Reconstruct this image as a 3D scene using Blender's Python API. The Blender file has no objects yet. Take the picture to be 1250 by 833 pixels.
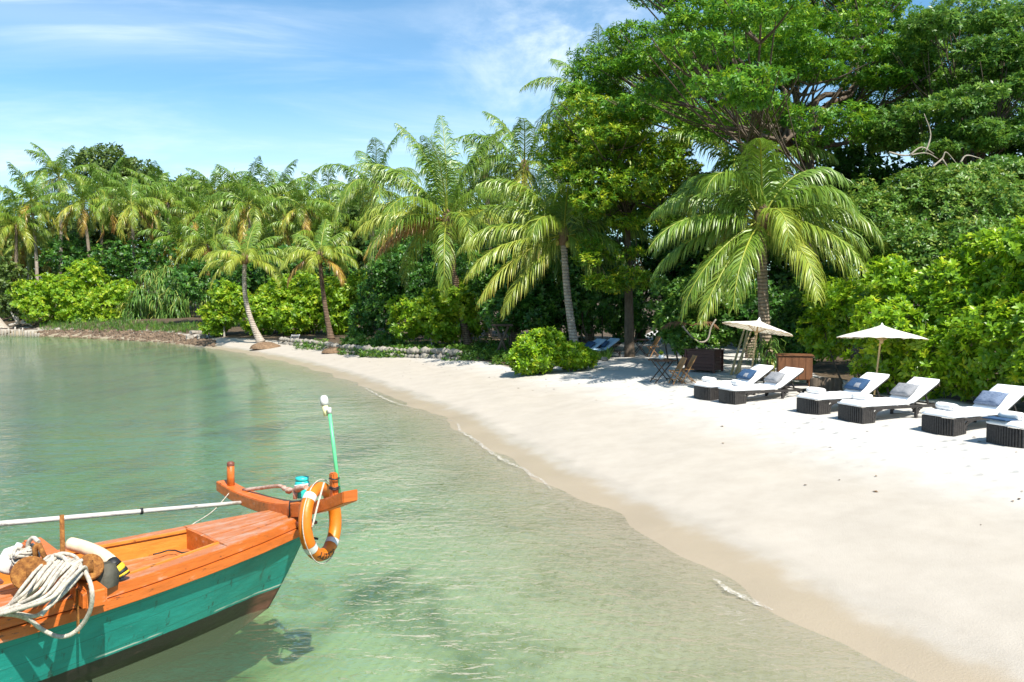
import bpy, bmesh, math, random
import numpy as np
from mathutils import Vector, Matrix, noise as mnoise
random.seed(7); rng = np.random.default_rng(11)
R = math.radians
scene = bpy.context.scene
col = scene.collection

# ------------------------------------------------------------------ camera
F = 1000.0; CAMH = 3.0; PIT = math.atan(46.5/1000)
cd = bpy.data.cameras.new('camera'); cd.sensor_width = 36; cd.lens = 36*F/1250
cd.clip_start = .1; cd.clip_end = 6000
cam = bpy.data.objects.new('camera', cd); col.objects.link(cam)
cam.location = (0, 0, CAMH); cam.rotation_euler = (R(90)-PIT, 0, 0)
scene.camera = cam
CP, SP = math.cos(PIT), math.sin(PIT)
def ray(u, v):
    x = (u-625)/F; y = (416.5-v)/F
    return Vector((x, CP+y*SP, y*CP-SP))
EYE = Vector((0, 0, CAMH))
def at(u, v, z):
    d = ray(u, v); return EYE + d*((z-CAMH)/d.z)
def P(u, v, D):
    d = ray(u, v); return EYE + d*(D/d.y)
SUN_EL, SUN_AZ = R(54), math.atan2(.50, -.86)
TOSUN = Vector((math.sin(SUN_AZ)*math.cos(SUN_EL), math.cos(SUN_AZ)*math.cos(SUN_EL), math.sin(SUN_EL)))

# ------------------------------------------------------------------ terrain height
shore_px = [(1110,833),(1030,785),(940,738),(860,692),(800,660),(720,616),(675,592),(637,571),(592,546),(541,511),(505,496),(445,472),(400,456),(345,441),(290,430),(235,422),(200,417),(100,411.5),(0,407.5)]
shore = [at(u, v, 0).to_2d() for u, v in shore_px]
shore = [Vector((7.5,-40)), Vector((6.0,-12)), Vector((5.0,0)), Vector((4.0,4.2))] + shore + [Vector((-75,92)), Vector((-140,110)), Vector((-600,140))]
SA = np.array([[p.x, p.y] for p in shore[:-1]]); SB = np.array([[p.x, p.y] for p in shore[1:]])
def shore_d(x, y):
    x = np.asarray(x, float).ravel(); y = np.asarray(y, float).ravel()
    best = np.full(x.shape, 1e18); sg = np.ones(x.shape)
    for (ax, ay), (bx, by) in zip(SA, SB):
        dx, dy = bx-ax, by-ay; L2 = dx*dx+dy*dy
        t = np.clip(((x-ax)*dx+(y-ay)*dy)/L2, 0, 1)
        qx, qy = x-(ax+t*dx), y-(ay+t*dy)
        d2 = qx*qx+qy*qy
        cr = dx*(y-ay)-dy*(x-ax)          # >0: left of travel = sea
        m = d2 < best-1e-9
        best = np.where(m, d2, best); sg = np.where(m, np.where(cr > 0, -1., 1.), sg)
    return np.sqrt(best)*sg
def hgt(x, y):
    x = np.asarray(x, float).ravel(); y = np.asarray(y, float).ravel()
    d = shore_d(x, y)
    land = .95*np.tanh(.15*np.maximum(d, 0)/.95) + .05*np.clip(d-22, 0, 90)
    far = np.clip((-x-16)/14, 0, 1)*np.clip((y-45)/15, 0, 1)
    land = land + far*.75*np.tanh(np.maximum(d, 0)/2.2)
    sea = -2.1*np.tanh(.17*np.maximum(-d, 0)/2.1)
    und = .02*np.sin(x*1.7+.6*y)*np.sin(y*1.1-.5*x) + .012*np.sin(3.1*x-1.3*y)*np.sin(2.3*y+x)
    scal = .022*np.sin(1.5*x+.9*y+1.)*np.sin(.8*x-1.3*y) + .012*np.sin(3.7*x+2.1*y)*np.sin(1.9*x-2.9*y+.7)
    return land + sea + und*np.clip((np.abs(d)-.5)/2.5, 0, 1) + scal*np.exp(-(d/1.4)**2)
def gz(x, y): return float(hgt([x], [y])[0])
def G(u, v):
    d = ray(u, v)
    ts = np.concatenate([np.linspace(3, 40, 900), np.linspace(40, 160, 900)])/d.y
    xs, ys, zs = EYE.x+d.x*ts, EYE.y+d.y*ts, EYE.z+d.z*ts
    h = hgt(xs, ys); k = np.argmax(zs <= h)
    return Vector((xs[k], ys[k], h[k]))
def ground_at(p): return Vector((p.x, p.y, gz(p.x, p.y)))

# ------------------------------------------------------------------ node helpers
def mat(name):
    m = bpy.data.materials.new(name); m.use_nodes = True
    nt = m.node_tree; nt.nodes.clear()
    out = nt.nodes.new('ShaderNodeOutputMaterial')
    return m, nt, out
def nd(nt, typ, **kw):
    n = nt.nodes.new(typ)
    for k, v in kw.items():
        if k in n.inputs.keys() if isinstance(k, str) else False: pass
        setattr(n, k, v)
    return n
def lk(nt, a, b): nt.links.new(a, b)
def ramp(nt, fac, stops):
    r = nt.nodes.new('ShaderNodeValToRGB'); lk(nt, fac, r.inputs[0])
    el = r.color_ramp.elements
    while len(el) < len(stops): el.new(.5)
    for e, (p, c) in zip(el, stops):
        e.position = p; e.color = (*c, 1) if len(c) == 3 else c
    return r.outputs[0]
def noisetex(nt, scale, detail=4, rough=.55, vec=None, dist=0):
    n = nt.nodes.new('ShaderNodeTexNoise'); n.inputs['Scale'].default_value = scale
    n.inputs['Detail'].default_value = detail; n.inputs['Roughness'].default_value = rough; n.inputs['Distortion'].default_value = dist
    if vec is not None: lk(nt, vec, n.inputs['Vector'])
    return n.outputs[0]
def mathn(nt, op, a, b=None, clamp=False):
    n = nt.nodes.new('ShaderNodeMath'); n.operation = op; n.use_clamp = clamp
    for i, q in enumerate((a, b)):
        if q is None: continue
        if isinstance(q, (int, float)): n.inputs[i].default_value = q
        else: lk(nt, q, n.inputs[i])
    return n.outputs[0]
def smooth(nt, val, lo, hi, a=0., b=1.):
    n = nt.nodes.new('ShaderNodeMapRange'); n.interpolation_type = 'SMOOTHSTEP'
    lk(nt, val, n.inputs[0])
    for i, q in zip((1, 2, 3, 4), (lo, hi, a, b)): n.inputs[i].default_value = q
    return n.outputs[0]
def mixc(nt, fac, a, b):
    n = nt.nodes.new('ShaderNodeMix'); n.data_type = 'RGBA'
    for s, q in ((0, fac), (6, a), (7, b)):
        if isinstance(q, (int, float)): n.inputs[s].default_value = q
        elif isinstance(q, tuple): n.inputs[s].default_value = (*q, 1)
        else: lk(nt, q, n.inputs[s])
    return n.outputs[2]
def mapping(nt, vec, scale=(1,1,1), rot=(0,0,0)):
    n = nt.nodes.new('ShaderNodeMapping'); lk(nt, vec, n.inputs[0]); n.inputs['Scale'].default_value = scale; n.inputs['Rotation'].default_value = rot
    return n.outputs[0]
def bump(nt, h, strength, dist, normal=None):
    b = nt.nodes.new('ShaderNodeBump'); b.inputs['Strength'].default_value = strength; b.inputs['Distance'].default_value = dist
    lk(nt, h, b.inputs['Height'])
    if normal is not None: lk(nt, normal, b.inputs['Normal'])
    return b.outputs[0]
def coords(nt, which='Object'):
    return nt.nodes.new('ShaderNodeTexCoord').outputs[which]
def geo(nt): return nt.nodes.new('ShaderNodeNewGeometry')
def princ(nt, out, color, rough=.6, spec=.4, normal=None, metallic=0):
    p = nt.nodes.new('ShaderNodeBsdfPrincipled')
    for k, q in (('Base Color', color), ('Roughness', rough), ('Specular IOR Level', spec), ('Metallic', metallic)):
        if isinstance(q, (int, float)): p.inputs[k].default_value = q
        elif isinstance(q, tuple): p.inputs[k].default_value = (*q, 1)
        else: lk(nt, q, p.inputs[k])
    if normal is not None: lk(nt, normal, p.inputs['Normal'])
    if out is not None: lk(nt, p.outputs[0], out.inputs[0])
    return p
def simple(name, c, rough=.6, spec=.35, var=.25, scale=8, bumpd=.002, stretch=(1,1,1), bscale=None, metallic=0):
    m, nt, out = mat(name)
    v = mapping(nt, coords(nt), stretch)
    n = noisetex(nt, scale, 6, .6, v)
    lo = tuple(q*(1-var) for q in c); hi = tuple(min(1, q*(1+var)) for q in c)
    cc = ramp(nt, n, [(.3, lo), (.7, hi)])
    nb = noisetex(nt, bscale or scale*4, 4, .6, v)
    princ(nt, out, cc, rough, spec, bump(nt, nb, .6, bumpd), metallic)
    return m

def leafmat(name, stops, trans=.35, rough=.42, spec=.45, gain=1.5):
    m, nt, out = mat(name)
    a = nt.nodes.new('ShaderNodeAttribute'); a.attribute_name = 'tint'
    c = ramp(nt, a.outputs['Fac'], [(p_, tuple(min(.6, q*g_*gain) for q, g_ in zip(c_, (1.12,1.,.9)))) for p_, c_ in stops])
    p = princ(nt, None, c, rough, spec)
    t = nt.nodes.new('ShaderNodeBsdfTranslucent')
    hs = nt.nodes.new('ShaderNodeHueSaturation'); lk(nt, c, hs.inputs['Color']); hs.inputs['Value'].default_value = 1.6; hs.inputs['Hue'].default_value = .485
    lk(nt, hs.outputs[0], t.inputs[0])
    mx = nt.nodes.new('ShaderNodeMixShader'); mx.inputs[0].default_value = trans
    lk(nt, p.outputs[0], mx.inputs[1]); lk(nt, t.outputs[0], mx.inputs[2]); lk(nt, mx.outputs[0], out.inputs[0])
    return m

M = {}
M['leaf_hedge'] = leafmat('bright_glossy_leaf', [(0,(.035,.10,.006)),(.45,(.10,.215,.010)),(.8,(.19,.32,.015)),(1,(.32,.38,.03))], .38, .36)
M['leaf_lime'] = leafmat('lime_leaf', [(0,(.05,.13,.008)),(.5,(.12,.24,.012)),(1,(.27,.34,.025))], .38, .45)
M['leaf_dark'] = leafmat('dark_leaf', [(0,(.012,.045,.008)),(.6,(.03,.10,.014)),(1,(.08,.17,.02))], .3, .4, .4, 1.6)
M['leaf_mid'] = leafmat('mid_leaf', [(0,(.025,.08,.012)),(.6,(.055,.14,.02)),(1,(.12,.21,.03))], .33, .4)
M['leaf_rain'] = leafmat('feathery_leaf', [(0,(.014,.06,.006)),(.6,(.045,.13,.008)),(1,(.13,.22,.012))], .26, .45, .4, 1.9)
M['leaf_yellow'] = leafmat('yellow_green_leaf', [(0,(.022,.075,.006)),(.5,(.068,.155,.009)),(1,(.21,.25,.014))], .26, .45, .4, 1.75)
M['leaf_olive'] = leafmat('olive_leaf', [(0,(.025,.075,.010)),(.6,(.065,.145,.018)),(1,(.17,.22,.04))], .3, .42, .4, 1.6)
M['leaf_far'] = leafmat('far_leaf', [(0,(.03,.07,.015)),(.6,(.07,.13,.025)),(1,(.13,.19,.035))], .25, .5, .4, 1.15)
M['frond'] = leafmat('palm_leaflet', [(0,(.03,.085,.010)),(.45,(.08,.15,.018)),(.72,(.2,.24,.035)),(.86,(.27,.21,.04)),(1,(.15,.085,.03))], .22, .38, .5, 1.65)
M['strap'] = leafmat('strap_leaf', [(0,(.02,.07,.018)),(.6,(.07,.15,.03)),(1,(.22,.22,.06))], .3, .4, .4, 1.9)
M['creeper'] = leafmat('creeper_leaf', [(0,(.02,.06,.01)),(.6,(.05,.13,.015)),(1,(.13,.2,.03))], .3, .45)

# bark
def barkmat(name, c1, c2, ring=0):
    m, nt, out = mat(name)
    oc = coords(nt)
    n = noisetex(nt, 9, 8, .65, mapping(nt, oc, (1,1,.4)))
    c = ramp(nt, n, [(.3, c1), (.7, c2)])
    h = n
    if ring:
        w = nt.nodes.new('ShaderNodeTexWave'); w.bands_direction = 'Z'; w.inputs['Scale'].default_value = ring; w.inputs['Distortion'].default_value = 3; w.inputs['Detail'].default_value = 3
        lk(nt, oc, w.inputs[0]); h = mathn(nt, 'ADD', w.outputs[1], mathn(nt, 'MULTIPLY', n, .8))
        c = mixc(nt, smooth(nt, w.outputs[1], .0, .35, .65, 0.), c, tuple(q*.45 for q in c1))
    princ(nt, out, c, .85, .2, bump(nt, h, .8, .03))
    return m
M['palm_bark'] = barkmat('palm_bark', (.17,.125,.085), (.36,.29,.22), 3.2)
M['palm_bark_pale'] = barkmat('pale_palm_bark', (.30,.24,.19), (.55,.48,.40), 2.6)
M['palm_bark_dark'] = barkmat('dark_palm_bark', (.10,.065,.04), (.24,.16,.11), 3.2)
M['bark'] = barkmat('bark', (.06,.045,.032), (.17,.13,.095))
M['bark_pale'] = barkmat('pale_bark', (.2,.165,.125), (.42,.37,.3))
M['root'] = barkmat('root_fibre', (.10,.06,.035), (.26,.17,.10))

# ------------------------------------------------------------------ object helpers
def tag(o, label=None, cat=None, group=None, kind=None):
    if label: o['label'] = label
    if cat: o['category'] = cat
    if group: o['group'] = group
    if kind: o['kind'] = kind
    return o
def empty(name, loc, rz=0, label=None, cat=None, group=None, rot=None):
    o = bpy.data.objects.new(name, None); col.objects.link(o); o.empty_display_size = .2
    o.location = loc; o.rotation_euler = rot if rot else (0, 0, rz)
    return tag(o, label, cat, group)
def link(name, me, m=None, parent=None, loc=None):
    o = bpy.data.objects.new(name, me); col.objects.link(o)
    if m is not None and len(me.materials) == 0: me.materials.append(m)
    if parent is not None: o.parent = parent
    if loc is not None: o.location = loc
    return o
def mesh_np(name, V, Fc, tint=None, smooth_=False):
    V = np.ascontiguousarray(V, np.float32); Fc = np.ascontiguousarray(Fc, np.int32)
    me = bpy.data.meshes.new(name)
    me.vertices.add(len(V)); me.vertices.foreach_set('co', V.ravel())
    k = Fc.shape[1]
    me.loops.add(Fc.size); me.loops.foreach_set('vertex_index', Fc.ravel())
    me.polygons.add(len(Fc)); me.polygons.foreach_set('loop_start', np.arange(0, Fc.size, k, dtype=np.int32))
    me.polygons.foreach_set('loop_total', np.full(len(Fc), k, np.int32))
    if smooth_: me.polygons.foreach_set('use_smooth', np.ones(len(Fc), bool))
    if tint is not None:
        a = me.attributes.new('tint', 'FLOAT', 'POINT'); a.data.foreach_set('value', np.ascontiguousarray(tint, np.float32))
    me.update(calc_edges=True)
    return me
class MB:
    def __init__(s): s.v = []; s.f = []; s.sm = []
    def add(s, vs, fs, sm=False):
        b = len(s.v); s.v += [tuple(q) for q in vs]; s.f += [tuple(b+i for i in f) for f in fs]; s.sm += [sm]*len(fs)
    def box(s, c, size, rot=None):
        hx, hy, hz = (q/2 for q in size); c = Vector(c)
        vs = [Vector((x, y, z)) for x in (-hx, hx) for y in (-hy, hy) for z in (-hz, hz)]
        if rot is not None: vs = [rot @ q for q in vs]
        s.add([c+q for q in vs], [(0,1,3,2),(4,6,7,5),(0,4,5,1),(2,3,7,6),(0,2,6,4),(1,5,7,3)])
    def bar(s, a, b, w, h, up=(0,0,1)):
        a = Vector(a); b = Vector(b); d = (b-a); L = d.length; x = d/L
        upv = Vector(up)
        if abs(x.dot(upv)) > .98: upv = Vector((1,0,0))
        y = upv.cross(x).normalized(); z = x.cross(y)
        s.box((a+b)/2, (L, w, h), Matrix((x, y, z)).transposed())
    def tube(s, pts, rad, n=8, cap=True, sm=True):
        pts = [Vector(p) for p in pts]
        if not hasattr(rad, '__len__'): rad = [rad]*len(pts)
        vs = []; up = None
        for i, p in enumerate(pts):
            t = (pts[min(i+1, len(pts)-1)]-pts[max(i-1, 0)]).normalized()
            if up is None:
                up = Vector((0,0,1)) if abs(t.z) < .9 else Vector((1,0,0))
            x = (up - t*up.dot(t)).normalized(); y = t.cross(x); up = x
            for k in range(n):
                a = 2*math.pi*k/n; vs.append(p+(x*math.cos(a)+y*math.sin(a))*rad[i])
        fs = []
        for i in range(len(pts)-1):
            for k in range(n):
                fs.append((i*n+k, i*n+(k+1)%n, (i+1)*n+(k+1)%n, (i+1)*n+k))
        s.add(vs, fs, sm)
        if cap:
            m = len(pts)-1
            s.add([vs[k] for k in range(n)], [tuple(reversed(range(n)))]); s.add([vs[m*n+k] for k in range(n)], [tuple(range(n))])
    def lathe(s, prof, n=24, c=(0,0,0), sm=True):
        c = Vector(c); vs = []
        for r, z in prof:
            for k in range(n):
                a = 2*math.pi*k/n; vs.append(c+Vector((r*math.cos(a), r*math.sin(a), z)))
        fs = [(i*n+k, i*n+(k+1)%n, (i+1)*n+(k+1)%n, (i+1)*n+k) for i in range(len(prof)-1) for k in range(n)]
        s.add(vs, fs, sm)
    def grid(s, rows, sm=True, closed=False):
        n = len(rows[0]); vs = [p for r in rows for p in r]; m = len(rows)
        fs = []
        for i in range(m-1):
            for k in range(n if closed else n-1):
                fs.append((i*n+k, i*n+(k+1)%n, (i+1)*n+(k+1)%n, (i+1)*n+k))
        s.add(vs, fs, sm)
    def slab(s, A, B, th):
        """closed slab between polylines A and B (top), thickness th downwards"""
        A = [Vector(p) for p in A]; B = [Vector(p) for p in B]; d = Vector((0,0,-th)); n = len(A)
        vs = A+B+[p+d for p in A]+[p+d for p in B]; fs = []
        for i in range(n-1):
            fs += [(i, i+1, n+i+1, n+i), (2*n+i, 3*n+i, 3*n+i+1, 2*n+i+1), (i, 2*n+i, 2*n+i+1, i+1), (n+i, n+i+1, 3*n+i+1, 3*n+i)]
        fs += [(0, n, 3*n, 2*n), (n-1, 3*n-1, 4*n-1, 2*n-1)]
        s.add(vs, fs)
    def build(s, name, m, parent=None, bevel=0, loc=None, seg=2):
        me = bpy.data.meshes.new(name); me.from_pydata(s.v, [], s.f)
        me.polygons.foreach_set('use_smooth', s.sm); me.update()
        bm = bmesh.new(); bm.from_mesh(me)
        bmesh.ops.remove_doubles(bm, verts=bm.verts, dist=1e-5)
        bmesh.ops.recalc_face_normals(bm, faces=bm.faces)
        if bevel:
            es = [e for e in bm.edges if len(e.link_faces) == 2 and e.calc_face_angle(0) > .6]
            bmesh.ops.bevel(bm, geom=es, offset=bevel, segments=seg, affect='EDGES', clamp_overlap=True)
        bm.to_mesh(me); bm.free()
        return link(name, me, m, parent, loc)
def smoothpath(pts, n=8):
    """Catmull-Rom through pts"""
    pts = [Vector(p) for p in pts]; q = [pts[0]*2-pts[1]]+pts+[pts[-1]*2-pts[-2]]; o = []
    for i in range(1, len(q)-2):
        for k in range(n):
            t = k/n; a, b, c, d = q[i-1:i+3]
            o.append(.5*((2*b)+(c-a)*t+(2*a-5*b+4*c-d)*t*t+(3*b-a-3*c+d)*t**3))
    o.append(pts[-1]); return o
def copy_tree(o, parent=None):
    c = o.copy(); col.objects.link(c)
    if parent is not None: c.parent = parent
    for ch in list(o.children): copy_tree(ch, c)
    return c

# ------------------------------------------------------------------ leaves
T6 = (np.array([(0,0,0),(.6,-.5,.07),(.55,0,0),(.6,.5,.07),(1,0,-.08)]), np.array([(0,2,1),(0,3,2),(1,2,4),(2,3,4)]))
T4 = (np.array([(0,0,0),(.55,-.5,.03),(1,0,-.05),(.55,.5,.03)]), np.array([(0,1,2,3)]))
def unit(a): return a/np.maximum(np.linalg.norm(a, axis=1, keepdims=True), 1e-9)
def leaves(O, X, Nn, L, W, tmpl, tint):
    tv, tf = tmpl; n = len(O)
    X = unit(X); Nn = unit(Nn - X*np.sum(Nn*X, 1, keepdims=True)); S = np.cross(Nn, X)
    V = O[:,None,:] + X[:,None,:]*(tv[None,:,0:1]*L[:,None,None]) + S[:,None,:]*(tv[None,:,1:2]*W[:,None,None]) + Nn[:,None,:]*(tv[None,:,2:3]*L[:,None,None])
    Fc = tf[None]+(np.arange(n)*len(tv))[:,None,None]
    return V.reshape(-1,3), Fc.reshape(-1, tf.shape[1]), np.repeat(tint, len(tv))
def sph(n):
    v = rng.normal(size=(n,3)); return unit(v)
def lump_points(lumps, n, inner=.25, back=.35, shell=.14):
    """points spread through the outer part of a union of ellipsoids; returns positions and outward normals"""
    lm = np.array(lumps, float); area = (lm[:,3]*lm[:,4]+lm[:,4]*lm[:,5]+lm[:,3]*lm[:,5])
    cnt = np.maximum(1, (n*area/area.sum()).astype(int)); ps = []; ns = []; dp = []
    for (cx,cy,cz,rx,ry,rz), c in zip(lm, cnt):
        u = sph(c); r = 1-np.abs(rng.normal(0, shell, c))
        isin = rng.random(c) < inner; r = np.where(isin, rng.uniform(.35,.85,c), r)
        # lumpy radius
        ph = rng.uniform(0,6.28,6)
        wob = 1+.10*np.sin(5*u[:,0]+ph[0])*np.sin(4*u[:,2]+ph[1])+.09*np.sin(9*u[:,1]+ph[2])*np.sin(8*u[:,2]+ph[3])+.06*np.sin(15*u[:,0]+ph[4])*np.sin(14*u[:,2]+ph[5])
        r = r*wob
        p = np.array([cx,cy,cz])+u*r[:,None]*np.array([rx,ry,rz])
        nn = unit(u/np.array([rx,ry,rz]))
        ps.append(p); ns.append(nn); dp.append(isin)
    p = np.vstack(ps); nn = np.vstack(ns); isin = np.concatenate(dp)
    keep = np.ones(len(p), bool)
    for (cx,cy,cz,rx,ry,rz) in lm:
        q = ((p-np.array([cx,cy,cz]))/np.array([rx,ry,rz])); keep &= (np.linalg.norm(q,axis=1) > .72) | isin
    tocam = unit(np.array([0,0,CAMH])-p)
    facing = np.sum(tocam*nn, 1)
    keep &= (facing > -.25) | (rng.random(len(p)) < back)
    return p[keep], nn[keep]
def rosettes(p, nn, k, L, W, tmpl=T6, up=.5, spread=(35,85), bias=0., tint_sd=.2, jit=.35):
    n = len(p)
    ax = unit(nn*.7+np.array([0,0,up])+rng.normal(0,jit,(n,3)))
    h = np.where(np.abs(ax[:,2:3]) < .9, np.array([[0,0,1.]]), np.array([[1.,0,0]]))
    e1 = unit(np.cross(h, ax)); e2 = np.cross(ax, e1)
    base = np.clip(rng.normal(.5+bias, tint_sd, n), 0, 1)
    O=[];X=[];N=[];Ls=[];Ws=[];T=[]
    a0 = rng.uniform(0,6.28,n)
    for i in range(k):
        a = a0+2.39996*i+rng.normal(0,.2,n); el = np.radians(rng.uniform(*spread, n))
        rad = e1*np.cos(a)[:,None]+e2*np.sin(a)[:,None]
        d = ax*np.cos(el)[:,None]+rad*np.sin(el)[:,None]
        no = ax*np.sin(el)[:,None]-rad*np.cos(el)[:,None]
        s = rng.uniform(.65,1.15,n)
        O.append(p+ax*(rng.uniform(-.25,.15,n)*L)[:,None]); X.append(d); N.append(no); Ls.append(L*s); Ws.append(W*s)
        T.append(np.clip(base+rng.normal(0,.12,n), 0, 1))
    return leaves(np.vstack(O), np.vstack(X), np.vstack(N), np.concatenate(Ls), np.concatenate(Ws), tmpl, np.concatenate(T))
def merge(parts):
    V=[];Fc=[];T=[];b=0
    for v,f,t in parts: V.append(v); Fc.append(f+b); T.append(t); b+=len(v)
    return np.vstack(V), np.vstack(Fc), np.concatenate(T)
def pl(u, v, ru, rv, D, rd=None):
    """ellipsoid lump given where it is seen from the shore, in metres"""
    c = P(u, v, D); s = D/F
    return (c.x, c.y, c.z, ru*s, (rd if rd else max(ru, rv)*s), rv*s)
def bush(name, label, cat, lumps, n, m, L=.14, W=.055, k=8, tmpl=T6, group=None, bias=0., up=.5, stems=5, bark='bark', part='foliage', inner=.25, spread=(35,85), stem_name='stem', stem_r=.035, tint_sd=.2, shell=.14):
    lm = np.array(lumps); c = lm[:, :2].mean(0); z0 = gz(c[0], c[1])
    if name in ('shrub', 'hedge', 'thicket'):        # ragged outline: every mass is several smaller, offset masses
        sub_ = []
        for (x, y, z, rx, ry, rz) in lumps:
            for _ in range(4):
                f = random.uniform(.38,.72); sub_.append((x+random.uniform(-.6,.6)*rx, y+random.uniform(-.5,.5)*ry, z+random.uniform(-.6,.55)*rz, rx*f, ry*f, rz*f*random.uniform(.8,1.1)))
            sub_.append((x, y, z-.2*rz, rx*.8, ry*.8, rz*.75))
        lumps = sub_
    root = empty(name, (c[0], c[1], z0), 0, label, cat, group)
    p, nn = lump_points(lumps, n, inner, shell=shell)
    g = hgt(p[:,0], p[:,1]); ok = p[:,2] > g+.03
    p, nn = p[ok], nn[ok]
    V, Fc, T = rosettes(p, nn, k, L, W, tmpl, up, spread, bias, tint_sd)
    V = V-np.array([c[0], c[1], z0])
    link(part, mesh_np(part, V, Fc, T), M[m], root)
    if stems:
        sb = MB(); r0 = Vector((c[0], c[1], z0))
        for i in range(stems):
            lx = lumps[i % len(lumps)]
            tip = Vector((lx[0]+random.uniform(-.5,.5)*lx[3], lx[1]+random.uniform(-.5,.5)*lx[4], lx[2]+random.uniform(-.2,.5)*lx[5]))
            bx = lx[0]*.75+c[0]*.25+random.uniform(-.3,.3)*lx[3]; by = lx[1]*.75+c[1]*.25+random.uniform(-.3,.3)*lx[4]
            b = Vector((bx, by, gz(bx, by)-.05)); mid = (b+tip)/2+Vector((random.uniform(-.15,.15)*lx[3], random.uniform(-.15,.15)*lx[3], 0))
            sb.tube([q-r0 for q in smoothpath([b, mid, tip], 4)], [stem_r*(1-.7*j/8) for j in range(9)], 6)
        sb.build(stem_name, M[bark], root)
    return root
def tree(name, label, cat, base, fork, plates, n, m, L, W, k, tmpl=T4, trunk_r=.3, bark='bark', group=None, up=.35, spread=(50,110), bias=0., inner=.15, shell=.3, flat=True):
    root = empty(name, base, 0, label, cat, group); r0 = Vector(base)
    p, nn = lump_points(plates, n, inner, .6, shell)
    V, Fc, T = rosettes(p, nn*.5, k, L, W, tmpl, up, spread, bias, .22, .4)
    link('crown', mesh_np('crown', V-np.array(base), Fc, T), M[m], root)
    fork = Vector(fork); b = Vector(base)
    tb = MB()
    path = smoothpath([b-Vector((0,0,.2)), b*.6+fork*.4+Vector((.08*trunk_r,0,0)), fork], 6)
    tb.tube([q-r0 for q in path], [trunk_r*(1.25-.55*i/(len(path)-1)) for i in range(len(path))], 10)
    tb.build('trunk', M[bark], root)
    lb = MB()
    for iq, q in enumerate(plates):
        if len(plates) > 26 and iq % 4: continue
        c = Vector(q[:3])+Vector((0,0,-q[5]*.3)); v = c-fork
        mid = fork+v*.5+Vector((random.uniform(-.13,.13)*v.length, random.uniform(-.13,.13)*v.length, random.uniform(-.14,.10)*v.length))
        pth = smoothpath([fork-Vector((0,0,.15)), fork+v*.22+Vector((0,0,.05*v.length)), mid, c], 4); rr = max(.03, trunk_r*.42*min(1, q[3]/1.6))
        lb.tube([w-r0 for w in pth], [rr*(1-.8*i/(len(pth)-1)) for i in range(len(pth))], 6)
        for _ in range(9 if len(plates) > 26 else 6):
            e = c+Vector((random.uniform(-1.2,1.2)*q[3], random.uniform(-1.2,1.2)*q[4], random.uniform(-.2,.5)*q[5]))
            st = pth[random.choice((-3,-4,-5,-2))]
            lb.tube([w-r0 for w in smoothpath([st, (st+e)/2+Vector((0,0,-.06*(e-st).length)), e], 3)], [rr*.35*(1-.75*i/6)+.006 for i in range(7)], 5, cap=False)
    lb.build('limbs', M[bark], root)
    return root

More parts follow.
